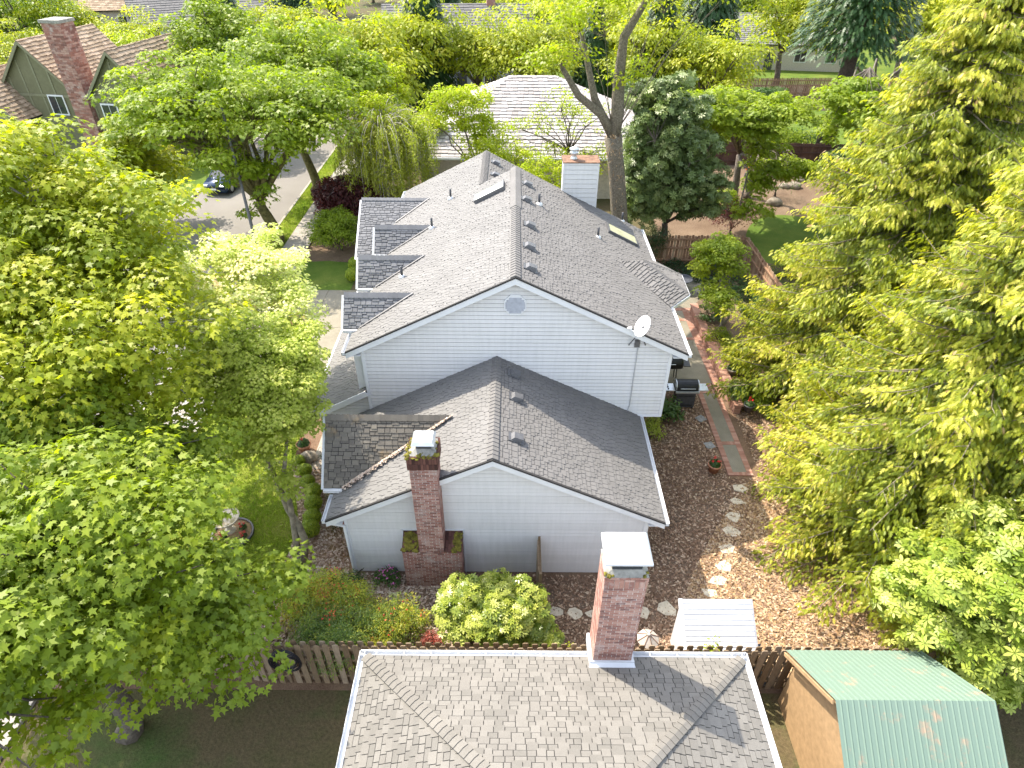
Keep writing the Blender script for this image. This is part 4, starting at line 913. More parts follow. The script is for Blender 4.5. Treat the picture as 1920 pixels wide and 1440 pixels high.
def flower_heads(mb_name, pts, r, mat, parent):
    rng = np.random.default_rng(int(abs(pts[0][0]) * 100)); c = np.repeat(np.array([tuple(p) for p in pts]), 26, axis=0); d = unit(rng, len(c)); c = c + d * r
    scatter(mb_name, OVAL, c, frames(d + .3, rng.normal(size=c.shape)), r * .9 * (.6 + .6 * rng.random(len(c))), rng.random(len(c)), mat, parent)
def pot(label, p, r, h, mat, fl=None, seed=0, leafm='leaf_shrub', leafn=260):
    p = Vector(p); t = thing('flower_pot', label, 'flower pot', p)
    mb = MB(); mb.lathe([(r * .68, 0), (r * .95, h * .8), (r * 1.08, h * .8), (r * 1.1, h), (r * .95, h), (r * .9, h * .88), (.02, h * .86)], 22, p); mb.build('pot', mat, t, True)
    rng = np.random.default_rng(seed); n = leafn; d = unit(rng, n); d[:, 2] = abs(d[:, 2]); pos = np.array(p) + [0, 0, h] + d * r * .9 * rng.random(n)[:, None] ** .4
    scatter('plant', OVAL, pos, frames(d + [0, 0, .6], d + rng.normal(size=d.shape) * .3), r * .45 * (.6 + .7 * rng.random(n)), rng.random(n), leafm, t)
    if fl: flower_heads('flowers', [p + Vector((x * r, y * r, h + r * z)) for x, y, z in fl], r * .22, 'flower_red', t)
    return t
pot('terracotta pot of red geraniums on the bark beside the brick path', (7.26, 16.62, 0), .22, .38, 'terracotta', [(0, .6, 1.0), (-.5, -.2, .9), (.3, -.4, .95), (.65, -.2, .8)], 1)
pot('dark pot with red flowers at the near end of the retaining wall', (9.35, 19.75, .3), .2, .34, 'dark_grey', [(0, .4, 1.3), (.3, -.2, 1.2), (-.3, -.1, 1.0)], 2)
pot('cream bowl-shaped pot on the retaining wall corner', (9.35, 22.2, .34), .24, .3, 'canvas_beige', None, 3)
pot('clay pot with one red bloom by the entry walk', (-7.75, 17.6, 0), .25, .35, 'terracotta', [(0, 0, 1)], 4)
# stepping stones
rg = random.Random(21)
ST = [(1390, 917, .27), (1382, 941, .23), (1375, 970, .28), (1371, 998, .27), (1362, 1030, .29), (1357, 1062, .26), (1345, 1090, .27), (1330, 1113, .24), (1248, 1143, .29), (1205, 1149, .25), (1110, 1153, .2), (1078, 1151, .22), (1043, 1147, .21)]
SN = ['first flagstone below the end of the brick path', 'second flagstone down from the brick path, squarish', 'third flagstone down from the brick path, pale and pitted', 'fourth flagstone down from the brick path, oval and tan', 'flagstone split between shade and sun on the bark', 'fully sunlit flagstone at the edge of the pale chips', 'sunlit flagstone second above the white shed', 'tan flagstone half under the white shed lid', 'largest grey flagstone left of the white shed', 'rounded grey flagstone beside the foreground chimney', 'small flagstone touching the left side of the foreground chimney', 'pointed wedge-shaped flagstone in the dark bark', 'grey flagstone next to the big rhododendron']
for i, ((px, py, r), lb) in enumerate(zip(ST, SN)):
    p = at(px, py, 0); k_ = rg.randint(5, 7); a0 = rg.random() * 6; el = rg.uniform(.62, .95); ro = rg.uniform(-.5, .5)
    pl_ = []
    for j in range(k_):
        a = a0 + 2 * math.pi * j / k_ + rg.uniform(-.3, .3); rr = r * rg.uniform(.82, 1.2); x, y = rr * math.cos(a), rr * math.sin(a) * el
        pl_.append((p.x + x * math.cos(ro) - y * math.sin(ro), p.y + x * math.sin(ro) + y * math.cos(ro), .0))
    mb = MB(); mb.prism(pl_, (0, 0, .045)); o = mb.build('stepping_stone', 'stone_flag', None, False, .012)
    tag(o, lb, 'stepping stone', 'flagstones laid across the bark')
for px, py, lb, rt in ((1314, 786, 'square grey paver lying in the bark near the gas grill', .6), (1330, 836, 'square grey paver lying in the bark above the geranium pot', .3)):
    p = at(px, py, 0); mb = MB(); mm = Matrix.Translation(p) @ Matrix.Rotation(rt, 4, 'Z'); mb.box(-.17, .17, -.17, .17, 0, .05, .5, mm); tag(mb.build('square_paver', 'stone_grey', None, False, .01), lb, 'paver', 'grey pavers in the bark')
# wire coil at wall of front wing
mb = MB(); pts = []
for i in range(150):
    a = i * .25; r = .22 + .06 * math.sin(i * .13); pts.append((4.55 + r * math.cos(a), 16.1 + r * 1.1 * math.sin(a), .05 + i * .0006 + .02 * math.sin(i * .7)))
mb.tube(pts, .011, 5); tag(mb.build('wire_coil', 'dark_grey', None, True), 'loose coil of dark hose lying on bark under the right eave', 'hose')
# gas grill
t = thing('gas_grill', 'gas grill with green lid, steel side shelves and a grey cabinet', 'grill', (6.95, 20.5, 0))
gx, gy = 6.95, 20.45
mb = MB(); mb.box(gx - .38, gx + .38, gy - .24, gy + .26, .08, .78); o = mb.build('cabinet', 'dark_grey', t, False, .015)
mb = MB()
for z in (.62, .16):
    for i in range(12): mb.box(gx - .3 + i * .05, gx - .27 + i * .05, gy - .255, gy - .243, z, z + .07)
mb.build('vent_slots', 'black_metal', o)
mb = MB(); mb.box(gx - .46, gx + .46, gy - .27, gy + .28, .80, .95); mb.build('firebox', 'black_metal', t, False, .02)
mb = MB(); k_ = 10; prof = [(gy + .27 - .52 * 1 * (1 - math.cos(math.pi * i / k_)) / 2, .955 + .3 * math.sin(math.pi * i / k_) ** .7) for i in range(k_ + 1)]
mb.prism([(gx - .42, y, z) for y, z in prof], (.84, 0, 0)); o = mb.build('lid', 'black_metal', t, False, .01)
mb = MB(); mb.prism([(gx - .455, y, z + (.012 if z > .96 else 0)) for y, z in prof], (.034, 0, 0)); mb.prism([(gx + .421, y, z + (.012 if z > .96 else 0)) for y, z in prof], (.034, 0, 0)); mb.build('lid_end', 'steel', o)
mb = MB(); mb.tube([(gx - .3, gy - .3, 1.06), (gx + .3, gy - .3, 1.06)], .014, 8); mb.build('lid_handle', 'steel', o)
for s_ in (-1, 1):
    mb = MB(); xa = gx + s_ * .47; xb = gx + s_ * .85; mb.box(min(xa, xb), max(xa, xb), gy - .24, gy + .24, .90, .945); o = mb.build('side_shelf', 'steel', t, False, .015)
    if s_ < 0:
        for j in range(3):
            mb = MB(); mb.lathe([(.032, 0), (.03, .03), (.012, .035)], 10, (gx - .74 + .0, gy - .14 + j * .13, .945)); mb.build('knob', 'black_metal', o)
mb = MB(); mb.box(gx - .47, gx + .47, gy - .33, gy - .27, .84, .93); mb.build('control_panel', 'steel', t, False, .01)
for sx in (-.32, .32):
    for sy in (-.18, .2):
        mb = MB(); mb.tube([(gx + sx - .02, gy + sy, .05), (gx + sx + .02, gy + sy, .05)], .05, 10); mb.build('wheel', 'rubber', t)
# barrel smoker
t = thing('barrel_smoker', 'black barrel smoker behind the gas grill on the patio', 'smoker', (6.6, 22.0, 0))
mb = MB(); L_ = [(5.6, .2), (5.62, .27), (5.7, .29), (7.05, .29), (7.13, .27), (7.15, .2)]
mb.tube([(x, 22.15, .95) for x, r in L_], [r for x, r in L_], 22); o = mb.build('barrel', 'black_metal', t, True)
mb = MB(); mb.tube([(5.9, 21.83, 1.05), (6.8, 21.83, 1.05)], .015, 8); mb.build('handle', 'steel', o)
mb = MB(); mb.tube([(6.98, 22.15, 1.2), (6.98, 22.15, 1.42)], .05, 10); mb.build('smoke_stack', 'black_metal', t, True)
mb = MB(); mb.box(7.17, 7.47, 21.95, 22.4, .86, .90); mb.build('side_shelf', 'dark_grey', t)
for x in (5.8, 6.9):
    for y in (21.95, 22.35):
        mb = MB(); mb.tube([(x, y, .75), (x + (.05 if x > 6 else -.05), y, .04)], .02, 8); mb.build('leg', 'black_metal', t)
mb = MB(); mb.tube([(6.3, 21.75, .07), (6.3, 21.81, .07)], .11, 14); mb.build('wheel', 'rubber', t)
# patio table and chair
t = thing('patio_table', 'round dark metal patio table beyond the bay roof', 'table', (8.9, 30.2, 0))
mb = MB(); mb.lathe([(.5, .68), (.52, .70), (.5, .72), (.02, .721)], 24, (8.9, 30.2, 0)); mb.build('tabletop', 'tarp', t)
for i in range(4):
    a = i * math.pi / 2 + .5; mb = MB(); mb.tube([(8.9 + .12 * math.cos(a), 30.2 + .12 * math.sin(a), .68), (8.9 + .2 * math.cos(a), 30.2 + .2 * math.sin(a), .35), (8.9 + .4 * math.cos(a), 30.2 + .4 * math.sin(a), .04)], .016, 6); mb.build('leg', 'black_metal', t)
def chair(loc, rz, label):
    t = thing('patio_chair', label, 'chair', (0, 0, 0), 'dark metal patio chairs')
    mb = MB(); mb.box(-.22, .22, -.22, .22, .42, .445); mb.build('seat', 'dark_grey', t, False, .01)
    mb = MB(); [mb.bar((x, .21, .45), (x, .27, .92), .018, .018) for x in [-.2 + .08 * i for i in range(6)]]; mb.bar((-.22, .27, .92), (.22, .27, .92), .03, .03); mb.build('backrest', 'black_metal', t)
    for x in (-.2, .2):
        for y in (-.2, .2): mb = MB(); mb.tube([(x, y, .42), (x * 1.1, y * 1.1, 0.04)], .013, 6); mb.build('leg', 'black_metal', t)
    t.location = loc; t.rotation_euler.z = rz; return t
chair((8.1, 29.5, 0), 2.4, 'black metal chair nearest the bay on the patio'); chair((9.6, 29.4, 0), -2.5, 'black metal chair at the table near the small maple')
# bird bath and flower ring
p = at(423, 972, .62); t = thing('bird_bath', 'round stone bird bath with brown water on the front lawn', 'bird bath', (p.x, p.y, 0))
mb = MB(); mb.lathe([(.2, 0), (.19, .06), (.09, .12), (.08, .45), (.14, .54), (.42, .62), (.44, .68), (.40, .68), (.36, .63), (.05, .60)], 28, (p.x, p.y, 0)); mb.build('basin', 'stone_flag', t, True)
mb = MB(); mb.lathe([(.365, .0), (.365, .004)], 28, (p.x, p.y, .635)); mb.build('water', 'water', t)
p = at(437, 1003, 0); t = thing('flower_ring', 'round dark-edged flower bed with red geraniums on the lawn', 'flower bed', (p.x, p.y, 0))
mb = MB(); prof = [(.60, 0), (.66, 0), (.66, .10), (.60, .10)]
mb.add([(p.x + r * math.cos(a), p.y + r * math.sin(a), z) for r, z in prof for a in [2 * math.pi * j / 36 for j in range(36)]], [(i * 36 + j, i * 36 + (j + 1) % 36, ((i + 1) % 4) * 36 + (j + 1) % 36, ((i + 1) % 4) * 36 + j) for i in range(4) for j in range(36)]); mb.build('edging', 'dark_grey', t)
mb = MB(); mb.lathe([(.6, .0), (.6, .06)], 30, (p.x, p.y, 0)); mb.build('soil', 'mulch_pale_mat', t)
ctrs = [(p.x + .25, p.y + .25), (p.x + .4, p.y - .12), (p.x - .25, p.y - .15)]
for x, y in ctrs:
    rng = np.random.default_rng(int(abs(x * 77))); d = unit(rng, 90); d[:, 2] = abs(d[:, 2]); scatter('geranium', OVAL, np.array([x, y, .06]) + d * .13, frames(d, d + .2), .07 + .03 * rng.random(90), rng.random(90), 'leaf_shrub', t)
    flower_heads('blooms', [(x + .05, y + .05, .25), (x - .06, y + .02, .24), (x, y - .07, .22)], .045, 'flower_red', t)
p = at(580, 862, 0); mb = MB(); mb.blob((p.x, p.y, .14), (.34, .26, .22), random.Random(2), 14, .12); tag(mb.build('boulder', 'rock', None, True), 'mossy tan boulder at the top of the clipped ball row', 'rock')
# pagoda-topped feeder
p = at(1216, 1193, 1.15); t = thing('garden_lantern', 'small beige eight-panelled canopy on a post behind the fence', 'lantern', (p.x, p.y, 0))
mb = MB(); K = 8
vs = [(p.x + .3 * math.cos(2 * math.pi * (j + .3) / K), p.y + .3 * math.sin(2 * math.pi * (j + .3) / K), 1.03) for j in range(K)] + [(p.x + .04 * math.cos(2 * math.pi * (j + .3) / K), p.y + .04 * math.sin(2 * math.pi * (j + .3) / K), 1.22) for j in range(K)]
mb.add(vs, [(j, (j + 1) % K, K + (j + 1) % K, K + j) for j in range(K)] + [tuple(range(K))]); o = mb.build('canopy', 'canvas_beige', t)
mb = MB()
for j in range(K): mb.bar(Vector(vs[j]) + Vector((0, 0, .008)), Vector(vs[K + j]) + Vector((0, 0, .008)), .014, .014)
mb.build('rib', 'rust', o)
mb = MB(); mb.lathe([(.045, 0), (.05, .03), (.02, .05)], 12, (p.x, p.y, 1.21)); mb.build('finial', 'canvas_beige', t, True)
mb = MB(); mb.tube([(p.x, p.y, 0), (p.x, p.y, 1.2)], .02, 8); mb.build('post', 'black_metal', t)
p = at(736, 1074, .2); mb = MB(); mb.lathe([(.13, 0), (.14, .22), (.17, .23), (.17, .26), (.02, .29)], 20, (p.x, p.y, 0)); tag(mb.build('drain_bin', 'tarp', None, True), 'dark lidded bin tucked beside the brick chimney base', 'bin')
# ================================================================== STREET
def wheel(t, x, y, r, s_):
    mb = MB(); mb.tube([(x - .1, y, r), (x + .1, y, r)], r, 18); o = mb.build('wheel', 'rubber', t, True)
    mb = MB(); mb.tube([(x + s_ * .085, y, r), (x + s_ * .112, y, r)], r * .62, 14); mb.build('rim', 'steel', o)
def car(label, loc, rz, paint):
    t = thing('parked_car', label, 'car', (0, 0, 0), 'cars parked along the street')
    st = [(-2.15, .42, .55, .80), (-2.08, .24, .78, .86), (-1.3, .2, .95, .90), (-.75, .2, 1.0, .91), (.9, .2, 1.02, .91), (1.75, .2, 1.0, .89), (2.08, .26, .92, .82), (2.13, .4, .7, .78)]
    mb = MB(); vs = []
    for y, z0, z1, w_ in st: vs += [(-w_ * .94, y, z0), (-w_, y, z0 + .2), (-w_, y, z0 + (z1 - z0) * .7), (-w_ * .86, y, z1), (w_ * .86, y, z1), (w_, y, z0 + (z1 - z0) * .7), (w_, y, z0 + .2), (w_ * .94, y, z0)]
    n_ = len(st); mb.add(vs, [(i * 8 + j, i * 8 + (j + 1) % 8, (i + 1) * 8 + (j + 1) % 8, (i + 1) * 8 + j) for i in range(n_ - 1) for j in range(8)] + [tuple(range(7, -1, -1)), tuple((n_ - 1) * 8 + j for j in range(8))]); mb.build('body', paint, t, True)
    mb = MB(); mb.add([(-.78, -1.0, .98), (.78, -1.0, .98), (.78, 1.75, .99), (-.78, 1.75, .99), (-.6, -.3, 1.44), (.6, -.3, 1.44), (.6, 1.2, 1.44), (-.6, 1.2, 1.44)], [(0, 1, 5, 4), (1, 2, 6, 5), (2, 3, 7, 6), (3, 0, 4, 7)]); mb.build('windows', 'glass_dark', t)
    mb = MB(); mb.box(-.61, .61, -.32, 1.22, 1.43, 1.49); 
    for sx in (-1, 1):
        for a, b in (((.79, -1.0, .98), (.61, -.3, 1.45)), ((.79, 1.75, .98), (.61, 1.2, 1.45)), ((.79, .4, .98), (.61, .45, 1.45))): mb.bar((sx * a[0], a[1], a[2]), (sx * b[0], b[1], b[2]), .06, .05)
    mb.build('roof', paint, t, False, .03)
    for sx in (-1, 1):
        mb = MB(); mb.box(min(sx * .42, sx * .74), max(sx * .42, sx * .74), -2.12, -1.95, .62, .76); mb.build('headlight', 'lens', t, False, .02)
        for y in (-1.35, 1.35): wheel(t, sx * .8, y, .32, sx)
    mb = MB(); mb.box(-.36, .36, -2.165, -2.1, .5, .66); mb.build('grille', 'black_metal', t); mb = MB(); mb.box(-.2, .2, -2.19, -2.166, .44, .56); mb.build('number_plate', 'plate_white', t)
    t.location = loc; t.rotation_euler.z = rz; return t
p = at(408, 366, 0); car('dark blue hatchback parked at the far kerb under the street maple', (p.x + .2, p.y + 1.9, .006), -.12, 'car_paint')
p = at(715, 315, 0); car('dark car glimpsed under the weeping tree by the far driveway', (p.x, p.y + 1, .0), 1.2, 'car_paint')
car('silver car parked farther up the street', (-20.6, 66, .006), 0, 'car_silver')
car('silver car parked farthest up the street near the left kerb', (-20.7, 88, .006), 0, 'car_silver')
t = thing('street_lamp', 'tall grey street lamp post on the grass verge beside the maple trunk', 'street lamp', (-14.55, 33.6, .09))
mb = MB(); mb.tube([(-14.55, 33.6, .05), (-14.55, 33.6, 1), (-14.55, 33.6, 8.2)], [.12, .09, .06], 12); mb.build('pole', 'grey_metal', t, True)
mb = MB(); mb.tube([(-14.55, 33.6, 8.0), (-15.4, 33.6, 8.5), (-16.2, 33.6, 8.55)], .04, 8); mb.build('arm', 'grey_metal', t, True)
mb = MB(); mb.blob((-16.5, 33.6, 8.52), (.36, .14, .09), random.Random(1), 14, 0); mb.build('lamp_head', 'grey_metal', t, True)
# ================================================================== PERSON in the neighbouring garden
p = at(1387, 352, 0); pc = at(1387, 330, .9); t0 = (p.x, p.y - 1.2, 0)
me = bpy.data.meshes.new('person'); J = {'pel': (0, 0, .95), 'sp': (0, .06, 1.15), 'ch': (0, .12, 1.38), 'nk': (0, .18, 1.5), 'hd': (0, .2, 1.62), 'ht': (0, .2, 1.73), 'ls': (-.18, .12, 1.42), 'le': (-.27, .1, 1.15), 'lh': (-.22, .32, 1.0), 'rs': (.18, .12, 1.42), 're': (.28, .1, 1.15), 'rh': (.2, .34, 1.02), 'lk': (-.12, .04, .5), 'la': (-.13, 0, .08), 'lt': (-.14, .16, .04), 'rk': (.12, .06, .5), 'ra': (.13, .02, .08), 'rt': (.14, .18, .04), 'lp': (-.1, 0, .9), 'rp': (.1, 0, .9)}
RAD = dict(pel=.14, sp=.13, ch=.16, nk=.06, hd=.095, ht=.07, ls=.075, le=.05, lh=.035, rs=.075, re=.05, rh=.035, lk=.065, la=.045, lt=.04, rk=.065, ra=.045, rt=.04, lp=.1, rp=.1)
nm = list(J); E_ = [('pel', 'sp'), ('sp', 'ch'), ('ch', 'nk'), ('nk', 'hd'), ('hd', 'ht'), ('ch', 'ls'), ('ls', 'le'), ('le', 'lh'), ('ch', 'rs'), ('rs', 're'), ('re', 'rh'), ('pel', 'lp'), ('lp', 'lk'), ('lk', 'la'), ('la', 'lt'), ('pel', 'rp'), ('rp', 'rk'), ('rk', 'ra'), ('ra', 'rt')]
me.from_pydata([J[a] for a in nm], [(nm.index(a), nm.index(b)) for a, b in E_], []); po = bpy.data.objects.new('person', me); COL.objects.link(po); po.location = t0
sk = po.modifiers.new('skin', 'SKIN'); po.modifiers.new('sub', 'SUBSURF').levels = 2; me.skin_vertices.items() 
for i, a in enumerate(nm): me.skin_vertices[0].data[i].radius = (RAD[a], RAD[a])
me.skin_vertices[0].data[0].use_root = True; me.materials.append(M['cloth_dark']); po.rotation_euler.z = .4
tag(po, 'person in an orange helmet and bright vest working by the grey tree trunk', 'person'); OFF[po.name] = Vector((0, 0, 0))
mb = MB(); mb.lathe([(.17, 1.02), (.185, 1.15), (.2, 1.32), (.2, 1.42), (.13, 1.5), (.07, 1.53)], 16, (0, .1, 0), sy=.85); mb.build('vest', 'hivis', po, True)
mb = MB(); mb.lathe([(.15, 1.66), (.145, 1.70), (.125, 1.75), (.1, 1.79), (.04, 1.825)], 16, (0, .2, 0)); mb.build('helmet', 'helmet_orange', po, True)
mb = MB(); mb.blob((0, .27, 1.62), (.07, .07, .09), random.Random(1), 12, 0); mb.build('face', 'skin', po, True)
# ================================================================== OTHER HOUSES
def windows(parent, pts, w_, h_, n, face='y', sg=-1, grid=2):
    for (x, y, z) in pts:
        mb = MB(); e = .05
        mb.box(x - w_ / 2 - .08, x + w_ / 2 + .08, y - .05, y, z - .08, z + h_ + .08); o = mb.build('window', 'trim_white', parent)
        mb = MB()
        for i in range(grid):
            xa = x - w_ / 2 + i * w_ / grid; mb.box(xa + .03, xa + w_ / grid - .03, y - .07, y - .051, z + .03, z + h_ - .03)
        mb.build('pane', 'glass_dark', o)
# white-roofed house
t = thing('shake_roof_house', 'house behind with a bright pale shake hip roof', 'house', (1.3, 49, 0))
hx0, hx1, hy0, hy1, hz, hs = -6.9, 9.5, 42.7, 56, 3.0, .55; hr = (hy1 - hy0) / 2; hzr = hz + hr * hs
for P, u_ in (([(hx0, hy0, hz), (hx1, hy0, hz), (hx1 - hr, hy0 + hr, hzr), (hx0 + hr, hy0 + hr, hzr)], (1, 0, 0)), ([(hx0, hy1, hz), (hx0, hy0, hz), (hx0 + hr, hy0 + hr, hzr)], (0, 1, 0)), ([(hx1, hy0, hz), (hx1, hy1, hz), (hx1 - hr, hy0 + hr, hzr)], (0, 1, 0)), ([(hx1, hy1, hz), (hx0, hy1, hz), (hx0 + hr, hy0 + hr, hzr), (hx1 - hr, hy0 + hr, hzr)], (1, 0, 0))):
    slope(P, 'roof_slope', 81, 'shake_pale', u_, parent=t, th=.32, tw=.4, hi=.06)
mb = MB(); mb.box(hx0 + .6, hx1 - .6, hy0 + .6, hy1 - .6, 0, hz - .1); mb.build('wall', 'beige_wall', t)
mb = MB(); mb.box(hx0 - .02, hx1 + .02, hy0 - .14, hy0 - .02, hz - .16, hz - .03); mb.build('gutter', 'trim_white', t)
windows(t, [(-3.5, hy0 + .6, .9), (0, hy0 + .6, .9), (4, hy0 + .6, .9)], 1.4, 1.1, 0)
# half-timbered house
t = thing('half_timbered_house', 'olive half-timbered house with a tall brick chimney and tan tile roof', 'house', (0, 0, 0)); TD = t
def gable(x0, x1, y0, y1, z1, za, over=.35):
    xm = (x0 + x1) / 2; mb = MB(); mb.prism([(x0, y0, 0), (x1, y0, 0), (x1, y0, z1), (xm, y0, za), (x0, y0, z1)], (0, y1 - y0, 0)); mb.build('wall', 'olive_stucco', TD)
    s_ = (za - z1) / (x1 - xm)
    for sg in (-1, 1):
        xe = xm + sg * ((x1 - xm) + over); ze = z1 - s_ * over; P = [(xe, y0 - over, ze + .1), (xm, y0 - over, za + .1), (xm, y1 + over, za + .1), (xe, y1 + over, ze + .1)]
        slope(P, 'roof_slope', 90, 'tile_tan', (0, 1, 0), parent=TD, th=.3, tw=.3, hi=.05)
        mb = MB(); mb.prism([(xe, y0 - over - .02, ze + .05), (xm, y0 - over - .02, za + .05), (xm, y0 - over - .02, za - .2), (xe, y0 - over - .02, ze - .2)], (0, .08, 0)); mb.build('rake_board', 'olive_trim', TD)
    tm = MB(); x = x0
    while x < x1 - .1:
        zt = z1 + (za - z1) * (1 - abs(x + .07 - xm) / (x1 - xm)) - .2; tm.box(x, x + .14, y0 - .04, y0, 0, zt); x += 1.15
    for z in (2.7, z1 - .2): tm.box(x0, x1, y0 - .045, y0, z, z + .18)
    tm.build('timber', 'olive_trim', TD)
gable(-4.2, 2.6, 1.5, 9, 4.6, 8.2); gable(-6.6, -1.8, -.6, 4, 3.4, 6.2); gable(4.2, 9.5, .6, 9, 4.9, 7.9)
windows(TD, [(-4.4, -.65, 1.0), (-4.4, -.65, 3.3)], 1.3, 1.3, 0); windows(TD, [(.4, 1.45, 3.2), (5.5, .52, 3.0), (7.6, .52, 3.0)], 1.2, 1.3, 0)
mb = MB(); mb.box(2.7, 4.1, .2, 1.6, 0, 9.6); 
brick_face(mb, [(2.68, .19, 0), (4.12, .19, 0), (4.12, .19, 9.6), (2.68, .19, 9.6)], (1, 0, 0), 91, .4, .13); brick_face(mb, [(4.11, .19, 0), (4.11, 1.6, 0), (4.11, 1.6, 9.6), (4.11, .19, 9.6)], (0, 1, 0), 92, .4, .13)
c3 = mb.build('chimney', 'brick', TD); mb = MB(); mb.box(2.6, 4.2, .1, 1.7, 9.6, 9.8); mb.build('chimney_cap', 'concrete_crown', c3)
TD.location = (-35.6, 50.6, 0); TD.rotation_euler.z = -.16
def house(name, label, loc, rz, w_, d_, z1, rise, wallm, roofm):
    t = thing(name, label, 'house', (0, 0, 0)); mb = MB(); mb.prism([(-w_ / 2, -d_ / 2, 0), (-w_ / 2, d_ / 2, 0), (-w_ / 2, d_ / 2, z1), (-w_ / 2, 0, z1 + rise), (-w_ / 2, -d_ / 2, z1)], (w_, 0, 0)); mb.build('wall', wallm, t)
    s_ = rise / (d_ / 2); o_ = .5
    for sg in (-1, 1): slope([(-w_ / 2 - o_, sg * (d_ / 2 + o_), z1 - s_ * o_ + .12), (w_ / 2 + o_, sg * (d_ / 2 + o_), z1 - s_ * o_ + .12), (w_ / 2 + o_, 0, z1 + rise + .12), (-w_ / 2 - o_, 0, z1 + rise + .12)], 'roof_slope', 95, roofm, (1, 0, 0), parent=t, th=.4, tw=.5, hi=.05)
    windows(t, [(-w_ / 2 + w_ * (i + .5) / 5, -d_ / 2, z) for i in range(5) if i != 2 for z in ((1.0,) if z1 < 4 else (1.0, 3.7))], 1.3, 1.2, 0)
    mb = MB(); mb.box(-.5, .5, -d_ / 2 - .06, -d_ / 2, 0, 2.1); mb.build('door', 'dark_grey', t)
    mb = MB(); mb.box(w_ * .2, w_ * .2 + .9, -.4, .5, z1, z1 + rise + 1); mb.build('chimney', 'brick', t)
    t.location = loc; t.rotation_euler.z = rz; return t
house('two_storey_house', 'grey two storey house among the trees far behind the shake roof', (-6, 78, 0), .1, 15, 9, 5.2, 2.6, 'grey_wall', 'shingle')
house('ranch_house', 'beige low house far behind the back lawn on the right', (32, 92, 0), -.15, 18, 10, 3, 2.4, 'beige_wall', 'shingle_pale')
house('two_storey_house', 'pale two storey house across the street at the upper left', (-38, 88, 0), .5, 14, 9, 5.2, 2.6, 'white_paint', 'shingle')
house('ranch_house', 'low house with tan tile roof on the distant left', (-58, 118, 0), .2, 18, 10, 3.2, 2.6, 'beige_wall', 'tile_tan')
house('ranch_house', 'low grey house on the distant right', (72, 120, 0), -.3, 18, 10, 3.2, 2.6, 'grey_wall', 'shingle_weathered')
house('two_storey_house', 'distant grey house between the far trees', (8, 125, 0), 0, 16, 10, 5.2, 2.8, 'grey_wall', 'shingle_pale')
exec_marker = 'SECTION: vegetation'
# ================================================================== TREES AND PLANTS
def Lb(px, py, z, rx, ry, rz): p = at(px, py, z); return (p.x, p.y, z, rx, ry, rz)
leafy_tree('maple_tree', 'large bright green maple filling the lower left corner', 'tree', (-9.4, 7.4, 0), (-9.3, 7.6, 3.4), .24,
    [Lb(400, 1190, 3.6, 1.3, 1.0, 1.0), Lb(300, 1230, 3.8, 1.3, 1.1, 1.2), Lb(500, 1110, 3.2, .8, .7, .7), (-9, 7.6, 6.0, 3.4, 3.0, 2.2), (-7.3, 8.4, 4.4, 1.7, 1.3, 1.5), (-10.5, 10.8, 5.8, 2.8, 2.4, 2), (-9.5, 4.5, 6.5, 3, 3, 2.2), (-9.2, 11.0, 4.6, 1.3, 1.2, 1.1), Lb(330, 850, 5.0, 1.5, 1.2, 1.1), Lb(130, 900, 6.0, 2.2, 1.6, 1.4), Lb(60, 1180, 6.0, 1.6, 1.5, 1.4)], 480, .72, 120, .165, 'leaf_maple_fresh', 'bark_grey', 1, flat=.45, sub=.5)
leafy_tree('maple_tree', 'tall sunlit maple on the verge at the middle left edge', 'tree', (-14.2, 15.4, .09), (-14.1, 15.5, 5.4), .26,
    [Lb(130, 600, 8.0, 3.6, 3.2, 2.2), Lb(215, 560, 7.4, 1.6, 2.0, 2.0), Lb(150, 430, 9.3, 3.0, 2.4, 1.9), Lb(40, 340, 10.4, 2.2, 2.2, 1.7), Lb(225, 430, 8.2, 1.5, 1.6, 1.5), Lb(180, 740, 6.2, 3.0, 1.6, 1.6), (-14.5, 13.4, 8.6, 3.0, 3.0, 2.6)], 460, .8, 115, .17, 'leaf_maple', 'bark_pale', 2, flat=.45, sub=.5)
leafy_tree('street_maple', 'broad street maple with a mossy forked trunk beside the lamp post', 'tree', (-14.2, 35.6, .09), (-14.6, 35.8, 2.6), .34,
    [(-15, 35.6, 7.2, 5.0, 4.6, 3.0), (-19.2, 37, 7.0, 3.2, 3.4, 2.8), (-11.0, 37, 6.8, 2.8, 3.4, 2.6), (-15, 34, 4.8, 2.6, 1.5, 1.2), Lb(455, 338, 3.4, 1.2, 1.0, .7), Lb(480, 385, 2.6, .8, .6, .7)], 350, .95, 90, .22, 'leaf_maple_deep', 'bark_moss', 3, flat=.45, sub=.6, nl=20, dv=.2)
leafy_tree('street_maple', 'second street maple farther up the verge with a slanting trunk', 'tree', (-13.95, 44.2, .09), (-14.4, 44.5, 3.2), .3,
    [(-13.5, 44.5, 7.5, 4.6, 4.6, 3.2), (-10.5, 45, 6.6, 2.6, 3, 2.4)], 220, 1., 80, .25, 'leaf_maple_deep', 'bark_moss', 4, flat=.45, dv=.2)
leafy_tree('garden_tree', 'yellow-green tree on the far lawn in front of the half-timbered house', 'tree', (-24.2, 38, 0), (-24.1, 38, 2.2), .2,
    [Lb(250, 290, 4.6, 1.8, 2.2, 2.0), Lb(300, 330, 2.8, 1.6, 1.6, 1.4), Lb(235, 340, 3.4, 1.6, 1.8, 1.6)], 150, .9, 85, .22, 'leaf_maple', 'bark_grey', 5, flat=.5)
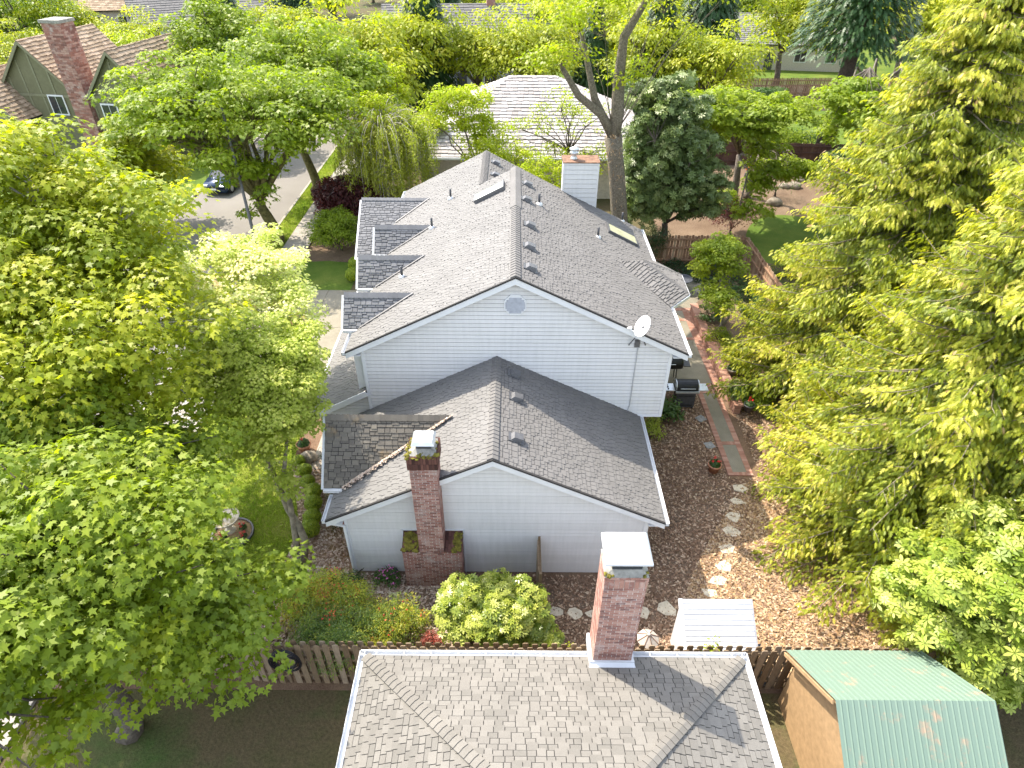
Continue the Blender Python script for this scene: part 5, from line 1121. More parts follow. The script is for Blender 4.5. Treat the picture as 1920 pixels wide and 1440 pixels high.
leafy_tree('garden_tree', 'rounded green tree right of the half-timbered house', 'tree', (-24, 56, 0), (-24, 56, 3), .25, [(-23.5, 56, 7.4, 3.4, 4, 3.6), (-22, 53, 5.0, 2.6, 3, 2.6)], 170, 1.1, 80, .27, 'leaf_maple_deep', 'bark_grey', 6, dv=.15)
# pale japanese maples
pl_tr = [([tuple(at(565, 1055, 0)), tuple(at(573, 1015, .7)), tuple(at(560, 985, 1.1)), tuple(at(540, 955, 1.5)), tuple(at(520, 905, 2.3)), tuple(at(500, 860, 3.0)), tuple(at(500, 760, 4.2))], [.17, .12, .11, .10, .085, .07, .04]),
         ([tuple(at(560, 1050, 0)), tuple(at(553, 1000, .9)), tuple(at(545, 950, 1.7)), tuple(at(532, 890, 2.7)), tuple(at(540, 800, 3.9))], [.13, .10, .085, .07, .04])]
fk = at(505, 870, 3.0)
leafy_tree('japanese_maple', 'green japanese maple leaning over the lawn from a mossy multi-stem trunk', 'tree', tuple(at(565, 1055, 0)), tuple(fk), 0,
    [Lb(515, 745, 4.9, 1.6, 1.6, 1.1), Lb(480, 660, 5.8, 1.9, 1.8, 1.2), Lb(540, 690, 5.3, 1.0, 1.3, 1.1), Lb(430, 735, 4.8, 1.1, 1.2, .8), Lb(535, 800, 4.0, .9, .8, .7), Lb(545, 905, 2.6, .55, .5, .45), Lb(480, 830, 3.6, .9, .7, .5), Lb(562, 775, 4.3, .5, .6, .5), Lb(562, 700, 4.8, .5, .7, .6)], 360, .42, 130, .10, 'leaf_jap', 'bark_lichen', 7, flat=.4, trunks=pl_tr, upb=1.0)
leafy_tree('japanese_maple', 'cream and gold leaved maple behind the green one', 'tree', (-9.9, 19.6, 0), (-9.8, 19.4, 2.6), .14,
    [Lb(400, 500, 6.9, 2.0, 1.8, .9), Lb(490, 505, 6.7, 1.7, 1.5, .8), Lb(535, 560, 6.0, 1.1, 1.2, .8), Lb(350, 590, 6.2, 1.5, 1.5, .9), Lb(450, 580, 6.0, 1.8, 1.5, .9), Lb(360, 690, 5.0, 1.1, 1.0, .7), Lb(560, 610, 5.2, .7, .8, .6), (at(590, 435, 7.2).x - 1.6, at(590, 435, 7.2).y, 7.0, .7, .6, .5)], 260, .45, 120, .105, 'leaf_pale', 'bark_pale', 8, flat=.35, upb=1.1)
leafy_tree('young_maple', 'small bright green maple standing in the raised bed by the patio', 'tree', (9.9, 26, .33), (9.7, 25.9, 1.5), .09,
    [Lb(1350, 490, 3.5, 1.15, 1.0, 1.35), Lb(1345, 560, 2.4, .8, .8, .6)], 120, .42, 95, .11, 'leaf_maple_fresh', 'bark_pale', 9, flat=.5, nl=8, dv=.1, trunks=[([(9.9, 26, .3), (10.1, 25.9, .9), (10.0, 25.8, 1.8)], [.07, .05, .03])])
# big ivy trunk behind the house
tb = [tuple(at(1162, 425, Y=31)), tuple(at(1158, 350, Y=31)), tuple(at(1153, 290, Y=31)), tuple(at(1150, 255, Y=31))]
T1 = [tb[-1], tuple(at(1158, 210, Y=31)), tuple(at(1160, 150, Y=31.2)), tuple(at(1170, 70, Y=31.5)), (6.6, 31.5, 15)]
T2 = [tb[-1], tuple(at(1128, 215, Y=30.8)), tuple(at(1085, 180, Y=30.5)), tuple(at(1050, 120, Y=30))]
T3 = [tb[-1], tuple(at(1133, 225, Y=31)), tuple(at(1115, 185, Y=31)), tuple(at(1090, 60, Y=31))]
leafy_tree('forked_tree', 'tall forked tree with a shaggy ivy-bound trunk behind the rear chimney', 'tree', (5.5, 31, 0), tb[-1], 0,
    [(6.5, 32, 13.5, 3.2, 3, 2.2), (2.5, 30.5, 12.6, 2.2, 2.2, 1.5), (*T2[-1], 1.3, 1.2, .9), (*T3[-1], 1.2, 1.2, .9), (T1[2][0] + .4, T1[2][1], T1[2][2], .9, .9, 1.2)], 170, .8, 45, .16, 'leaf_yellow', 'ivy_bark', 10, sub=.6, nl=10, lowcut=-.2,
    trunks=[([(5.6, 31, 0)] + tb, [.55, .42, .40, .38, .42]), (T1, [.33, .30, .26, .2, .05]), (T2, [.26, .2, .16, .1]), (T3, [.24, .2, .17, .09])])
def ivy(name, label, pts, r, n, mat, seed, size=.09, cat='ivy'):
    rng = np.random.default_rng(seed); P = np.array(pts); seg = rng.integers(0, len(P) - 1, n); f_ = rng.random(n)[:, None]; c = P[seg] * (1 - f_) + P[seg + 1] * f_
    d = unit(rng, n); pos = c + d * r * (.75 + .45 * rng.random(n))[:, None]
    o = scatter(name, LANCE, pos, frames(d, rng.normal(size=(n, 3)) * [.5, .5, 1.5]), size * (.6 + .8 * rng.random(n)), rng.random(n), mat); return tag(o, label, cat)
ivy('trunk_vine', 'dry brown vine wrapped round the forked tree trunk', tb, .36, 2600, 'chip_pale', 31, .16, 'vine')
leafy_tree('magnolia_tree', 'dense dark glossy magnolia behind the rear fence', 'tree', (8.6, 34.4, 0), (8.6, 34.4, 2), .22,
    [(8.3, 34.3, 5.2, 2.5, 2.0, 3.0), (9.7, 34.6, 3.8, 2.0, 1.6, 1.9), (7.7, 34.6, 7.4, 2.2, 1.8, 2.4), (6.9, 33.9, 4.0, 1.5, 1.3, 2.2)], 430, .5, 30, .22, 'leaf_magnolia', 'bark_grey', 11, tpl=WHORL, flat=.8, upb=.5, jit=.5, lowcut=-1)
# light spring trees in front of the shake roof
leafy_tree('birch_tree', 'yellow-green leafy tree behind the far roof peak', 'tree', (-2.1, 39.2, 0), (-2.1, 39.2, 2.5), .12, [(-1.9, 39.0, 5.0, 1.7, 1.4, 2.2), (-1.3, 38.8, 3.2, 1.5, 1.3, 1.4), (-2.6, 39.4, 7.0, 1.3, 1.2, 1.2), Lb(830, 225, 6.5, 1.6, 1.3, 1.2), Lb(860, 190, 7.5, 1.8, 1.4, 1.0)], 240, .42, 60, .12, 'leaf_yellow', 'bark_grey', 12, flat=.8, jit=.6)
leafy_tree('birch_tree', 'sparse young tree against the shake roof left of the rear chimney', 'tree', (3.3, 39.4, 0), (3.3, 39.4, 4.4), .13, [Lb(960, 250, 5.4, 1.2, 1.2, 1.2), (3.3, 39.2, 6.2, 2.6, 1.4, 1.8), (2.2, 39.0, 3.8, 1.7, 1.2, 1.4), (5.0, 38.6, 3.6, 1.2, 1.2, 1.6)], 120, .45, 34, .11, 'leaf_yellow', 'bark_grey', 13, flat=.8, jit=.6, sub=.9)
leafy_tree('birch_tree', 'low yellow-green tree beside the sided chimney', 'tree', (1.6, 34.5, 0), (1.6, 34.5, 2), .1, [(1.5, 34.3, 4.3, 1.6, 1.2, 1.4), (.1, 36.6, 4.3, 1.2, 1.2, 1.4), (-1.6, 37, 4.6, 1.2, 1, 1.2)], 150, .4, 55, .11, 'leaf_yellow', 'bark_grey', 14, flat=.8, jit=.6)
leafy_tree('birch_tree', 'narrow golden tree left of the shake roof', 'tree', (-8.2, 47, 0), (-8.2, 47, 2), .12, [(-8.3, 47, 5.6, 1.2, 1.2, 2.6)], 60, .5, 60, .14, 'leaf_yellow', 'bark_grey', 15, flat=.8, jit=.6)
# weeping tree
def weeping(name, label, base, h, r, n, seed):
    rng = np.random.default_rng(seed); t = thing(name, label, 'tree', base); b = np.array(base); mb = MB()
    mb.tube([b, b + [0, 0, h * .4], b + [.1, 0, h * .75]], [.16, .12, .08], 8); P = []; D = []
    for i in range(n):
        az = rng.random() * 6.283; L = r * rng.uniform(.35, 1); st = b + [.1, 0, h * rng.uniform(.55, .78)]; hd_ = np.array([math.cos(az), math.sin(az), 0])
        pk = h * rng.uniform(.8, 1.05); drop = rng.uniform(.45, .85) * h; pts = []
        for s in np.linspace(0, 1, 9): pts.append([st[0] + hd_[0] * L * min(1, s * 1.6) , st[1] + hd_[1] * L * min(1, s * 1.6), b[2] + (st[2] - b[2]) * (1 - s) ** 2 + 2 * s * (1 - s) * pk * 1.25 + s * s * (pk - drop)])
        pts = np.array(pts); mb.tube(pts, list(np.linspace(.022, .005, 9)), 4, cap=False)
        for k_ in range(10):
            j = rng.integers(2, 8); f_ = rng.random(); q = pts[j] * (1 - f_) + pts[j + 1] * f_; ln = rng.uniform(.3, 1.3); m_ = int(ln * 28)
            for s in np.linspace(0, 1, m_): P.append(q + hd_ * .1 * s + np.array([0, 0, -ln * s]) + rng.normal(size=3) * .09); D.append([rng.normal() * .5, rng.normal() * .5, -1])
    mb.build('trunk', 'bark_pale', t, True); P = np.array(P); D = np.array(D); m_ = len(P)
    scatter('crown', LANCE, P, frames(rng.normal(size=(m_, 3)), D), .21 * (.6 + .8 * rng.random(m_)), .2 + .7 * rng.random(m_), 'leaf_willow', t); return t
leafy_tree('birch_tree', 'loose yellow-green tree crowding behind the weeping tree', 'tree', (-9.4, 43.5, 0), (-9.4, 43.5, 2.4), .12, [Lb(700, 215, 6.0, 1.6, 1.4, 1.4), Lb(765, 250, 4.8, 1.4, 1.2, 1.3), Lb(690, 270, 3.8, 1.0, 1, 1.0), Lb(810, 235, 4.4, 1.0, 1, .8)], 150, .42, 60, .13, 'leaf_yellow', 'bark_pale', 116, flat=.8, jit=.6)
weeping('weeping_birch', 'pale weeping tree left of the far roof', (-8.2, 40.6, 0), 7.0, 3.3, 170, 16)
# neighbouring garden on the upper right
g1 = at(1372, 378, 0)
leafy_tree('garden_tree', 'green tree with a pale trunk beside the worker', 'tree', tuple(g1), tuple(at(1388, 290, Y=g1.y + .3)), .24, [Lb(1375, 225, 6.6, 2.6, 2.2, 1.5), Lb(1310, 215, 7.2, 2.2, 2, 1.2), Lb(1440, 240, 6.4, 1.6, 1.8, 1.0), Lb(1420, 350, 2.4, 1.2, 1.0, .8), Lb(1408, 395, 1.8, 1.2, .8, .6), Lb(1330, 245, 5.6, 1.5, 1.2, 1.0)], 230, .6, 80, .19, 'leaf_maple_deep', 'bark_grey', 17, flat=.45, sub=.6, dv=.3)
g2 = at(1400, 372, 0)
leafy_tree('garden_tree', 'leaning multi-stem tree on the neighbouring bark bed', 'tree', tuple(g2), tuple(at(1432, 270, Y=g2.y + .4)), .2, [Lb(1460, 215, 7.0, 2.4, 2, 1.1), Lb(1450, 320, 3.2, 1.9, 1.4, .9), Lb(1505, 325, 3.0, 1.6, 1.2, .8), Lb(1440, 275, 4.8, 1.4, 1.2, .7)], 190, .5, 70, .17, 'leaf_maple_deep', 'bark_grey', 18, flat=.45, sub=.8, dv=.35)
dk = at(1535, 305, 0); t = thing('fir_tree', 'tall fir with a dark furrowed trunk standing on the back lawn', 'tree', tuple(dk))
mb = MB(); mb.tube([dk, dk + Vector((.1, 0, 6)), dk + Vector((.2, 0, 16)), dk + Vector((.2, 0, 24))], [.7, .52, .36, .1], 12); mb.build('trunk', 'bark_dark', t, True)
rng = np.random.default_rng(41); n = 15000; zz = rng.uniform(9, 24, n); az = rng.random(n) * 6.283; rr = (24.5 - zz) * .28 * rng.random(n) ** .5; hd = np.column_stack([np.cos(az), np.sin(az), np.zeros(n)])
scatter('crown', SPRAY, np.array(dk) + hd * rr[:, None] + np.column_stack([np.zeros(n), np.zeros(n), zz - rr * .3]), frames(hd * .3 + [0, 0, 1] + rng.normal(size=(n, 3)) * .2, hd + [0, 0, -.4]), .4 + .25 * rng.random(n), rng.random(n), 'leaf_fir', t)
leafy_tree('garden_tree', 'leafy green tree between the fir trunk and the big cedar', 'tree', tuple(dk + Vector((3.6, 1, 0))), tuple(dk + Vector((3.2, 1, 4))), .18, [Lb(1585, 235, 5.6, 1.5, 1.6, 1.7), Lb(1610, 195, 7.4, 2.4, 2.2, 1.2)], 90, .65, 75, .22, 'leaf_maple_deep', 'bark_grey', 19, flat=.5, dv=.2)
shrub('red_shrub', 'reddish-leaved shrub beyond the rear fence', 'shrub', tuple(at(1368, 440, 0)), (1.5, 1.2, 2.2), 60, .35, 40, .1, 'leaf_red', 20, dv=.3)
shrub('bare_shrub', 'open vase-shaped shrub on the neighbouring bark bed', 'shrub', tuple(at(1452, 368, 0)), (1.6, 1.3, 2.2), 40, .35, 12, .12, 'leaf_shrub', 21, dv=.3, sub=1)
shrub('green_shrub', 'green shrub against the outer side of the sunlit fence', 'shrub', tuple(at(1482, 520, 0)), (.9, 1.2, 1.5), 50, .3, 60, .1, 'leaf_maple_fresh', 22)
shrub('green_shrub', 'dark green shrubs in front of the reddish back fence', 'shrub', tuple(at(1500, 292, 0)), (2.6, 1.2, 1.8), 60, .5, 40, .17, 'leaf_shrub', 23, dv=.3)
for i, (px, py, r, lb) in enumerate(((1450, 383, .55, 'grey garden boulder by the curved lawn edge'), (1488, 352, .5, 'pale rock on the bark near the vase-shaped shrub'), (1500, 340, .4, 'flat rock farther back on the neighbouring bark'), (1470, 352, .4, 'small rock left of the pale one on the bark'))):
    p = at(px, py, 0); mb = MB(); mb.blob((p.x, p.y, r * .3), (r, r * .8, r * .55), random.Random(i + 9), 12, .15); tag(mb.build('garden_rock', 'rock', None, True), lb, 'rock', 'rocks in the neighbouring garden')
for i, (px, py, rx, rz, mt, lb) in enumerate(((1345, 300, 1.6, 2.0, 'leaf_maple_deep', 'green shrub at the left end of the dark reddish fence'), (1470, 300, 2.0, 2.2, 'leaf_maple_deep', 'green thicket in front of the dark reddish fence'), (1575, 330, 1.8, 1.8, 'leaf_shrub', 'dark shrub to the right of the fir trunk'), (1640, 240, 2.4, 2.6, 'leaf_maple', 'bright shrub at the far right of the back lawn'), (1430, 215, 2.2, 2.6, 'leaf_shrub', 'dark shrub beyond the dark reddish fence'), (1335, 205, 2.4, 3.0, 'leaf_maple', 'light green shrub far behind the magnolia'), (1350, 395, 1.0, 1.2, 'leaf_maple_deep', 'green undergrowth between the magnolia and red shrub'), (700, 240, 2.0, 2.6, 'leaf_maple_deep', 'dark hedge beyond the weeping tree'), (760, 215, 2.2, 3.0, 'leaf_shrub', 'dark evergreen shrub left of the shake roof'))):
    shrub('green_shrub', lb, 'shrub', tuple(at(px, py, 0)), (rx, rx * .7, rz), 70, .45, 60, .16, mt, 200 + i, OVAL, dv=.15)
# ivy and ground cover
def cover(name, label, box, n, mat, seed, size, h, poly=None, tpl=OVAL, z=0):
    rng = np.random.default_rng(seed); P = np.column_stack([rng.uniform(box[0], box[1], n), rng.uniform(box[2], box[3], n)])
    if poly: P = P[in_poly(P, poly)]
    m_ = len(P); hh = h * (.5 + .5 * np.sin(P[:, 0] * 3.1 + seed) * np.cos(P[:, 1] * 2.7)); pos = np.column_stack([P, z + np.abs(hh) * rng.random(m_) + .02])
    return tag(scatter(name, tpl, pos, frames(rng.normal(size=(m_, 3)) * .45 + [0, 0, 1], rng.normal(size=(m_, 3))), size * (.6 + .7 * rng.random(m_)), rng.random(m_), mat), label, 'ground cover', kind='stuff')
cover('ivy_cover', 'dark ivy spreading at the foot of the rear fence', (5.6, 12.6, 30.9, 33.2), 9000, 'leaf_ivy', 24, .11, .7)
cover('ivy_cover', 'low green ground cover along the inside of the sunlit fence', (11.2, 12.7, 24, 31), 7000, 'leaf_shrub', 25, .10, .5, z=.3)
ivy('fence_ivy', 'ivy clump climbing over the rear fence boards', [(7.6, 33, .4), (8.2, 33, 1.9), (7.4, 33, 1.6)], .5, 2600, 'leaf_ivy', 32, .12)
ivy('wall_ivy', 'ivy climbing the left corner post below the mossy cross gable', [(-5.7, 13.9, .1), (-5.6, 14.2, 3.2)], .25, 1400, 'leaf_ivy', 33, .09)
# conifer
def cedar(name, label, base, h, rmax, nb, seed, zlow=.9, leafmat='leaf_cedar', sz=.165):
    rng = np.random.default_rng(seed); t = thing(name, label, 'tree', base); b = np.array(base, float)
    mb = MB(); mb.tube([b, b + [0, 0, h * .3], b + [.15, 0, h * .7], b + [.1, 0, h]], [.38, .3, .15, .02], 10); tr = MB(); P = []; D = []; N = []; W = []
    for i in range(nb):
        f_ = ((i + rng.random()) / nb) ** 1.15; z = zlow + (h - zlow) * f_ + rng.normal() * .25; L = rmax * (1 - f_) ** .72 * rng.uniform(.75, 1.12) + .25; az = i * 2.399 + rng.normal() * .25
        hd_ = np.array([math.cos(az), math.sin(az), 0]); sd = np.array([-hd_[1], hd_[0], 0]); cv = rng.normal() * .12; dr = rng.uniform(.15, .62); tp = rng.uniform(.05, .45)
        def pt(s): return b + [0, 0, z] + hd_ * L * s + sd * cv * L * s * s + np.array([0, 0, L * (.12 * s - dr * s * s + tp * s ** 3.2)])
        ss = np.linspace(0, 1, 8); tr.tube([pt(s) for s in ss], [max(.006, .042 * (L / rmax + .3) * (1 - s) + .006) for s in ss], 5, cap=False)
        tone = rng.uniform(-.22, .22)
        nbr = int(10 + L * 6)
        for j in range(nbr):
            s = .18 + .82 * (j + rng.random()) / nbr; q = pt(s); sg = 1 if j % 2 else -1; l2 = (.22 * L * (1.08 - s) + .28) * rng.uniform(.7, 1.2); dv = hd_ * .75 + sd * sg * .8 + rng.normal(size=3) * .12; dv[2] = -.05; dv /= np.linalg.norm(dv)
            e = q + dv * l2 + np.array([0, 0, -.22 * l2])
            if rng.random() < .18: tr.tube([q, (q + e) / 2 + [0, 0, .03], e], [.010, .007, .004], 4, cap=False)
            ns = max(4, int(l2 * 25))
            for k_ in range(ns):
                u_ = (k_ + rng.random()) / ns; pp = q + (e - q) * u_; P.append(pp + rng.normal(size=3) * .05)
                down = rng.uniform(.6, 2.0); ax = dv * .9 + hd_ * .25 + rng.normal(size=3) * .35; ax[2] -= down; D.append(ax); nn = hd_ * .55 + sd * rng.normal() * .6 + np.array([0, 0, .75]) + rng.normal(size=3) * .25; N.append(nn)
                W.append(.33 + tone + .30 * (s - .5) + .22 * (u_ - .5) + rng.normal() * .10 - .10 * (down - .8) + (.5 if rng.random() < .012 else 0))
    mb.build('trunk', 'bark_grey', t, True); tr.build('branches', 'bark_lichen', t, True); P, D, N = map(np.array, (P, D, N)); n = len(P)
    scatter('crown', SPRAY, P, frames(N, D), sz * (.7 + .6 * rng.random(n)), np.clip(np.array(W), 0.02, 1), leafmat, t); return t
cedar('cedar_tree', 'huge yellow-green cedar sweeping over the path end on the right', (13.0, 13.7, 0), 14.3, 5.3, 620, 51)
cedar('cedar_tree', 'second tall yellow-green cedar behind, against the sunlit fence', (13.6, 20.6, 0), 16.2, 5.0, 560, 52)
cedar('cedar_tree', 'cedar at the far right edge of the yard', (18.6, 17.0, 0), 15, 5.0, 300, 53)
# shrubs
shrub('rhododendron', 'huge rhododendron with cream buds filling the lower right corner', 'shrub', (12.3, 9.3), (3.0, 2.2, 5.3), 460, .40, 18, .20, 'leaf_rhodo', 61, WHORL, None, ('flower_cream', 220, .055, OVAL), flat=.8, upb=.9, jit=.35)
shrub('rhododendron', 'wide sunlit rhododendron bush against the fence left of the foreground chimney', 'shrub', (-.55, 10.0), (1.55, 1.0, 2.15), 190, .25, 24, .125, 'leaf_rhodo_front', 62, WHORL, None, None, flat=.8, upb=.9)
shrub('rhododendron', 'low right-hand lobe of the rhododendron reaching toward the flagstones', 'shrub', (.75, 9.45), (.55, .5, .9), 26, .2, 18, .16, 'leaf_rhodo_front', 63, WHORL, flat=.8)
NZ = [('nandina_shrub', 'bright yellow nandina in full sun at the left end of the fence bed', -5.15, 10.9, .75, .6, 1.3, .17, 64), ('nandina_shrub', 'grey-green nandina beside the hose coil', -5.0, 9.75, .8, .6, 1.2, -.2, 65), ('nandina_shrub', 'green nandina in the middle of the fence bed', -3.95, 9.9, .8, .65, 1.25, -.12, 66), ('nandina_shrub', 'yellow and rust tinted nandina nearest the brick chimney base', -3.05, 10.0, .8, .65, 1.3, .08, 67), ('nandina_shrub', 'small yellow-green nandina tuft at the fence foot', -3.6, 9.2, .5, .35, .9, .15, 68),
    ('nandina_shrub', 'grey-green nandina arching over the fence top right of the hose coil', -4.5, 9.1, .75, .4, 1.5, -.2, 58), ('nandina_shrub', 'yellow-green nandina between the hose side bush and the house corner', -4.5, 10.6, .7, .55, 1.2, .1, 57), ('nandina_shrub', 'sunlit yellow nandina under the maple branch tips', -5.9, 10.6, .7, .6, 1.3, .12, 56)]
for nm_, lb, x, y, rx, ry, rz, dv, sd in NZ:
    shrub(nm_, lb, 'shrub', (x, y), (rx, ry, rz), 110, .24, 80, .08, 'leaf_nandina', sd, LANCE, 'nandinas along the fence bed', ('flower_red', 6, .05, OVAL) if sd in (64, 67, 65, 57) else None, dv=dv + .02, jit=.6)
shrub('dwarf_maple', 'small salmon red dissected maple between the nandina and rhododendron', 'shrub', (-2.15, 9.6), (.35, .3, .75), 24, .14, 40, .07, 'leaf_salmon', 70, LANCE)
shrub('low_shrub', 'low straggly green groundcover shrub at the fence below the red maple', 'shrub', (-1.9, 9.1), (.8, .25, .5), 26, .15, 26, .07, 'leaf_jap', 71, LANCE, dv=-.2)
shrub('azalea', 'small azalea with pink blooms by the front wall', 'shrub', tuple(at(729, 1092, 0)), (.36, .3, .5), 22, .14, 32, .07, 'leaf_shrub', 72, OVAL, None, ('flower_pink', 12, .06, OVAL), dv=.3)
shrub('green_shrub', 'small plain green shrub left of the pink azalea', 'shrub', tuple(at(664, 1095, 0)), (.34, .22, .4), 20, .13, 36, .07, 'leaf_shrub', 73, LANCE, dv=.1)
shrub('hosta', 'broad-leaved green plant at the foot of the overhanging gable corner', 'shrub', tuple(at(1247, 785, 0)), (.55, .5, .8), 26, .2, 22, .17, 'leaf_shrub', 74, OVAL, dv=.4)
shrub('fern', 'feathery green fern under the right eave of the front wing', 'shrub', tuple(at(1222, 812, 0)), (.35, .6, .6), 24, .2, 30, .14, 'leaf_jap', 75, LANCE, dv=-.1)
shrub('yellow_shrub', 'small yellow-green sprig growing behind the fence near the foreground chimney', 'shrub', (1.55, 9.0), (.28, .2, 1.3), 16, .14, 24, .08, 'leaf_yellow', 76, LANCE)
shrub('yellow_shrub', 'yellow-green vine tuft poking over the fence in front of the white shed', 'shrub', (4.9, 8.66), (.4, .14, 2.05), 22, .13, 22, .07, 'leaf_yellow', 77, OVAL)
shrub('purple_maple', 'dark purple-red leaved shrub beside the pavement', 'shrub', tuple(at(655, 415, 0)), (2.0, 1.7, 2.7), 260, .42, 80, .17, 'leaf_red', 78, OVAL)
shrub('green_shrub', 'mid green shrub in front of the purple one', 'shrub', tuple(at(640, 470, 0)), (1.5, 1.3, 2.3), 140, .38, 70, .14, 'leaf_maple_deep', 79, OVAL, dv=.1)
shrub('green_shrub', 'green shrub tight against the projecting left gable', 'shrub', (-7.3, 33.0), (.8, 1.3, 2.2), 60, .35, 60, .12, 'leaf_maple_deep', 80, OVAL)
shrub('green_shrub', 'small dark tiered shrub at the pavement edge', 'shrub', tuple(at(600, 450, 0)), (.8, .7, 1.1), 30, .3, 45, .1, 'leaf_shrub', 81, LANCE, dv=.2)
shrub('yellow_shrub', 'golden low shrub above the purple one', 'shrub', tuple(at(685, 355, 0)), (1.6, 1.0, 1.1), 50, .3, 50, .12, 'leaf_yellow', 82, OVAL)
shrub('rose_bush', 'pale flowering bush behind the purple shrub', 'shrub', tuple(at(712, 352, 0)), (1.3, 1.1, 1.5), 50, .3, 45, .12, 'leaf_shrub', 83, OVAL, None, ('flower_cream', 16, .12, OVAL), dv=.5)
for i, (px, py, rx, ry, rz, mt, lb) in enumerate(((1330, 598, .7, .6, .6, 'leaf_shrub', 'leafy perennial clump with a red bloom in the raised bed'), (1345, 640, .6, .6, .5, 'leaf_maple_fresh', 'light green clump at the foot of the young maple'), (1372, 662, .6, .7, .45, 'leaf_maple_fresh', 'bright low plant beside the retaining wall cap'), (1385, 690, .7, .8, .6, 'leaf_maple_fresh', 'bright green plant behind the cream pot'), (1380, 745, .4, .5, .5, 'leaf_shrub', 'small plant between the two wall pots'))):
    p = at(px, py, .33); shrub('garden_plant', lb, 'plant', (p.x, p.y, .33), (rx, ry, rz), 26, .2, 34, .1, mt, 90 + i, OVAL, 'plants in the raised bed', ('flower_red', 2, .07, OVAL) if i == 0 else None, dv=.2)
for x_, y_, z_, lb in ((9.9, 20.2, .1, 'low green plant at the near tip of the raised bed'), (10.7, 19.6, 0, 'low green plant under the cedar skirt beside the wall end'), (9.5, 20.9, .25, 'green tuft spilling over the near end of the wall')):
    shrub('garden_plant', lb, 'plant', (x_, y_, z_), (.55, .45, .5), 26, .2, 40, .1, 'leaf_maple_fresh', int(x_ * 30), OVAL, 'plants in the raised bed')
# clipped balls
BX = [(562, 872, 'topmost clipped box ball in the row'), (574, 890, 'second clipped box ball from the boulder'), (579, 912, 'third clipped box ball from the boulder'), (590, 931, 'fourth clipped box ball from the boulder'), (590, 954, 'fifth clipped box ball from the boulder'), (588, 980, 'second nearest clipped box ball, above the last one'), (584, 1003, 'nearest and roundest clipped box ball in the row')]
proto = None
for i, (px, py, lb) in enumerate(BX):
    p = at(px, py, 0)
    if proto is None:
        rng = np.random.default_rng(99); proto = thing('box_ball', lb, 'shrub', (0, 0, 0), 'clipped box balls beside the lawn')
        mb = MB(); mb.blob((0, 0, .30), (.24, .24, .23), random.Random(1), 16, .03); mb.build('core', 'leaf_ivy', proto, True)
        n = 5200; d = unit(rng, n); d[:, 2] = np.where(d[:, 2] < -.7, -d[:, 2], d[:, 2]); lump = 1 + .05 * np.sin(d[:, 0] * 9) * np.cos(d[:, 1] * 8 + d[:, 2] * 6)
        scatter('foliage', OVAL, np.array([0, 0, .30]) + d * (.275 * lump + rng.random(n) * .025)[:, None] * [1, 1, .92], frames(d + rng.normal(size=d.shape) * .35, rng.normal(size=d.shape)), .038 * (.7 + .6 * rng.random(n)), rng.random(n), 'leaf_box', proto); o = proto
    else: o = copy_tree(proto); o['label'] = lb
    o.location = (p.x, p.y, 0); s_ = [.78, .85, .88, .98, 1.0, 1.0, 1.08][i]; o.scale = (s_, s_, s_ * .95); o.rotation_euler.z = i * 1.3
for px, py, lb in ((663, 528, 'single clipped box ball against the left house wall'), (668, 508, 'taller clipped box shrub just above the single ball')):
    o = copy_tree(proto); o['label'] = lb; o['group'] = 'clipped box by the house wall'; p = at(px, py, 0); o.location = p; o.scale = (1.3, 1.3, 1.4)
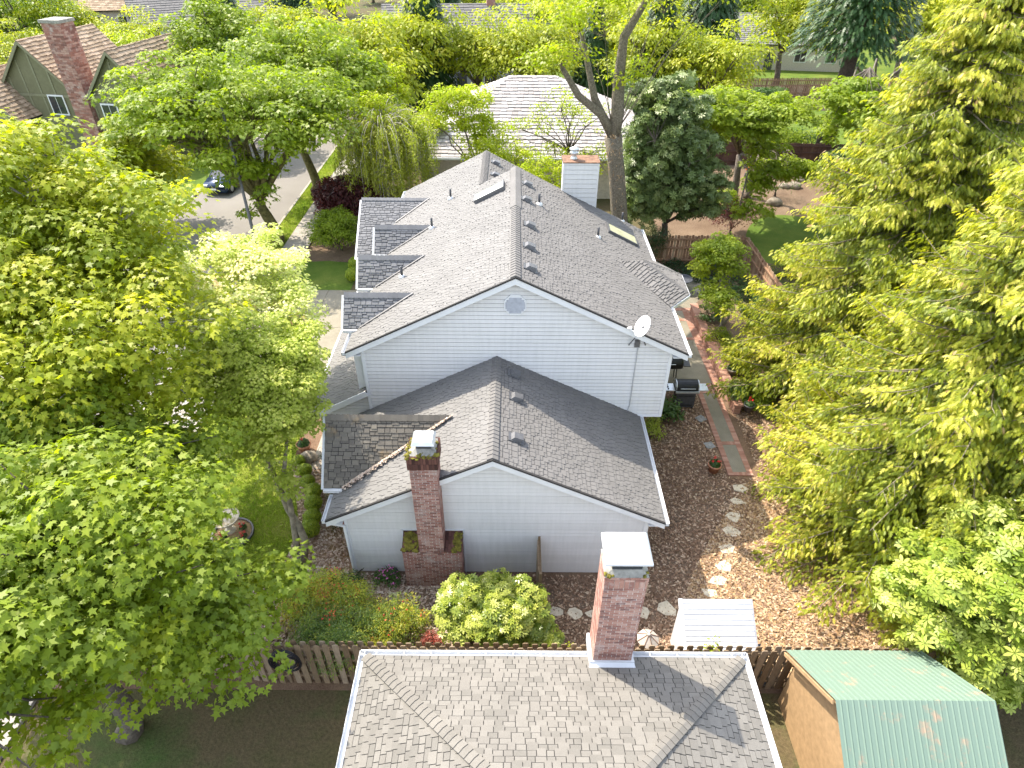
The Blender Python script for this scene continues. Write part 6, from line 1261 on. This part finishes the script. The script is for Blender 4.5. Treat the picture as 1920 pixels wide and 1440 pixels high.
# far trees
def proto_tree(name, label, h, r, mat, seed, n=85, per=110, size=.36):
    return leafy_tree(name, label, 'tree', (0, 0, 0), (0, 0, h * .3), .3, [(0, 0, h * .62, r, r, h * .34), (r * .5, 0, h * .5, r * .6, r * .7, h * .22)], n, r * .33, per, size, mat, 'bark_grey', seed, tpl=OVAL, group='trees of the far neighbourhood', flat=.6)
PT = [proto_tree('broadleaf_tree', 'broad mid green tree in the far neighbourhood', 11, 5, 'leaf_maple', 101), proto_tree('broadleaf_tree', 'deep green rounded tree in the far neighbourhood', 13, 5.5, 'leaf_maple_deep', 102), proto_tree('broadleaf_tree', 'yellow-green spring tree in the far neighbourhood', 9, 4.2, 'leaf_yellow', 103)]
t = thing('conifer_tree', 'dark pointed conifer in the far neighbourhood', 'tree', (0, 0, 0), 'trees of the far neighbourhood'); mb = MB(); mb.tube([(0, 0, 0), (0, 0, 17)], [.35, .03], 8); mb.build('trunk', 'bark_dark', t, True)
rng = np.random.default_rng(104); n = 11000; zz = 1.5 + 15.5 * rng.random(n) ** 1.3; az = rng.random(n) * 6.283; rr = (17.3 - zz) * .24 * (.3 + .7 * rng.random(n) ** .7); hd = np.column_stack([np.cos(az), np.sin(az), np.zeros(n)])
scatter('crown', SPRAY, hd * rr[:, None] + np.column_stack([np.zeros(n), np.zeros(n), zz - rr * .3]), frames(hd * .5 + [0, 0, 1] + rng.normal(size=(n, 3)) * .2, hd + [0, 0, -.5]), (.5 + .3 * rng.random(n)), rng.random(n), 'leaf_fir', t); PT.append(t)
rg = random.Random(77); far = []
HS = [(1.3, 49, 12), (-6, 78, 10), (32, 92, 11), (-38, 88, 11), (-58, 118, 11), (72, 120, 11), (8, 125, 11), (-36, 50, 15)]
for Yc, n_, k_ in ((59, 14, 1.2), (68, 18, 1), (82, 22, 1), (97, 24, 1), (114, 26, 1), (133, 28, 1), (154, 30, 1), (180, 30, 1)):
    for i in range(n_):
        hw = Yc * .86 + 8; x = -hw + 2 * hw * (i + rg.random()) / n_; y = Yc + rg.uniform(-6, 6)
        if -23 < x < -14 and y < 140: continue
        if any(abs(x - a) < r_ and abs(y - b) < r_ * .8 for a, b, r_ in HS): continue
        if 18 < x < 40 and y < 72: continue
        far.append((x, y))
SP = [(-48, 70), (22, 34), (27, 40), (30, 47), (21, 27), (26, 25), (-9, 62), (12, 62), (17, 59), (-12, 56), (14, 70)]
used = set()
for i, (x, y) in enumerate(SP + far):
    k_ = (0, 1, 2, 0, 1, 3)[rg.randrange(6)]; P_ = PT[k_]
    if k_ not in used: o = P_; used.add(k_)
    else: o = copy_tree(P_)
    s_ = rg.uniform(.7, 1.0) if y < 75 else rg.uniform(.8, 1.15); o.location = (x, y, 0); o.rotation_euler.z = rg.random() * 6.28; o.scale = (s_, s_, s_ * rg.uniform(.85, 1.05))
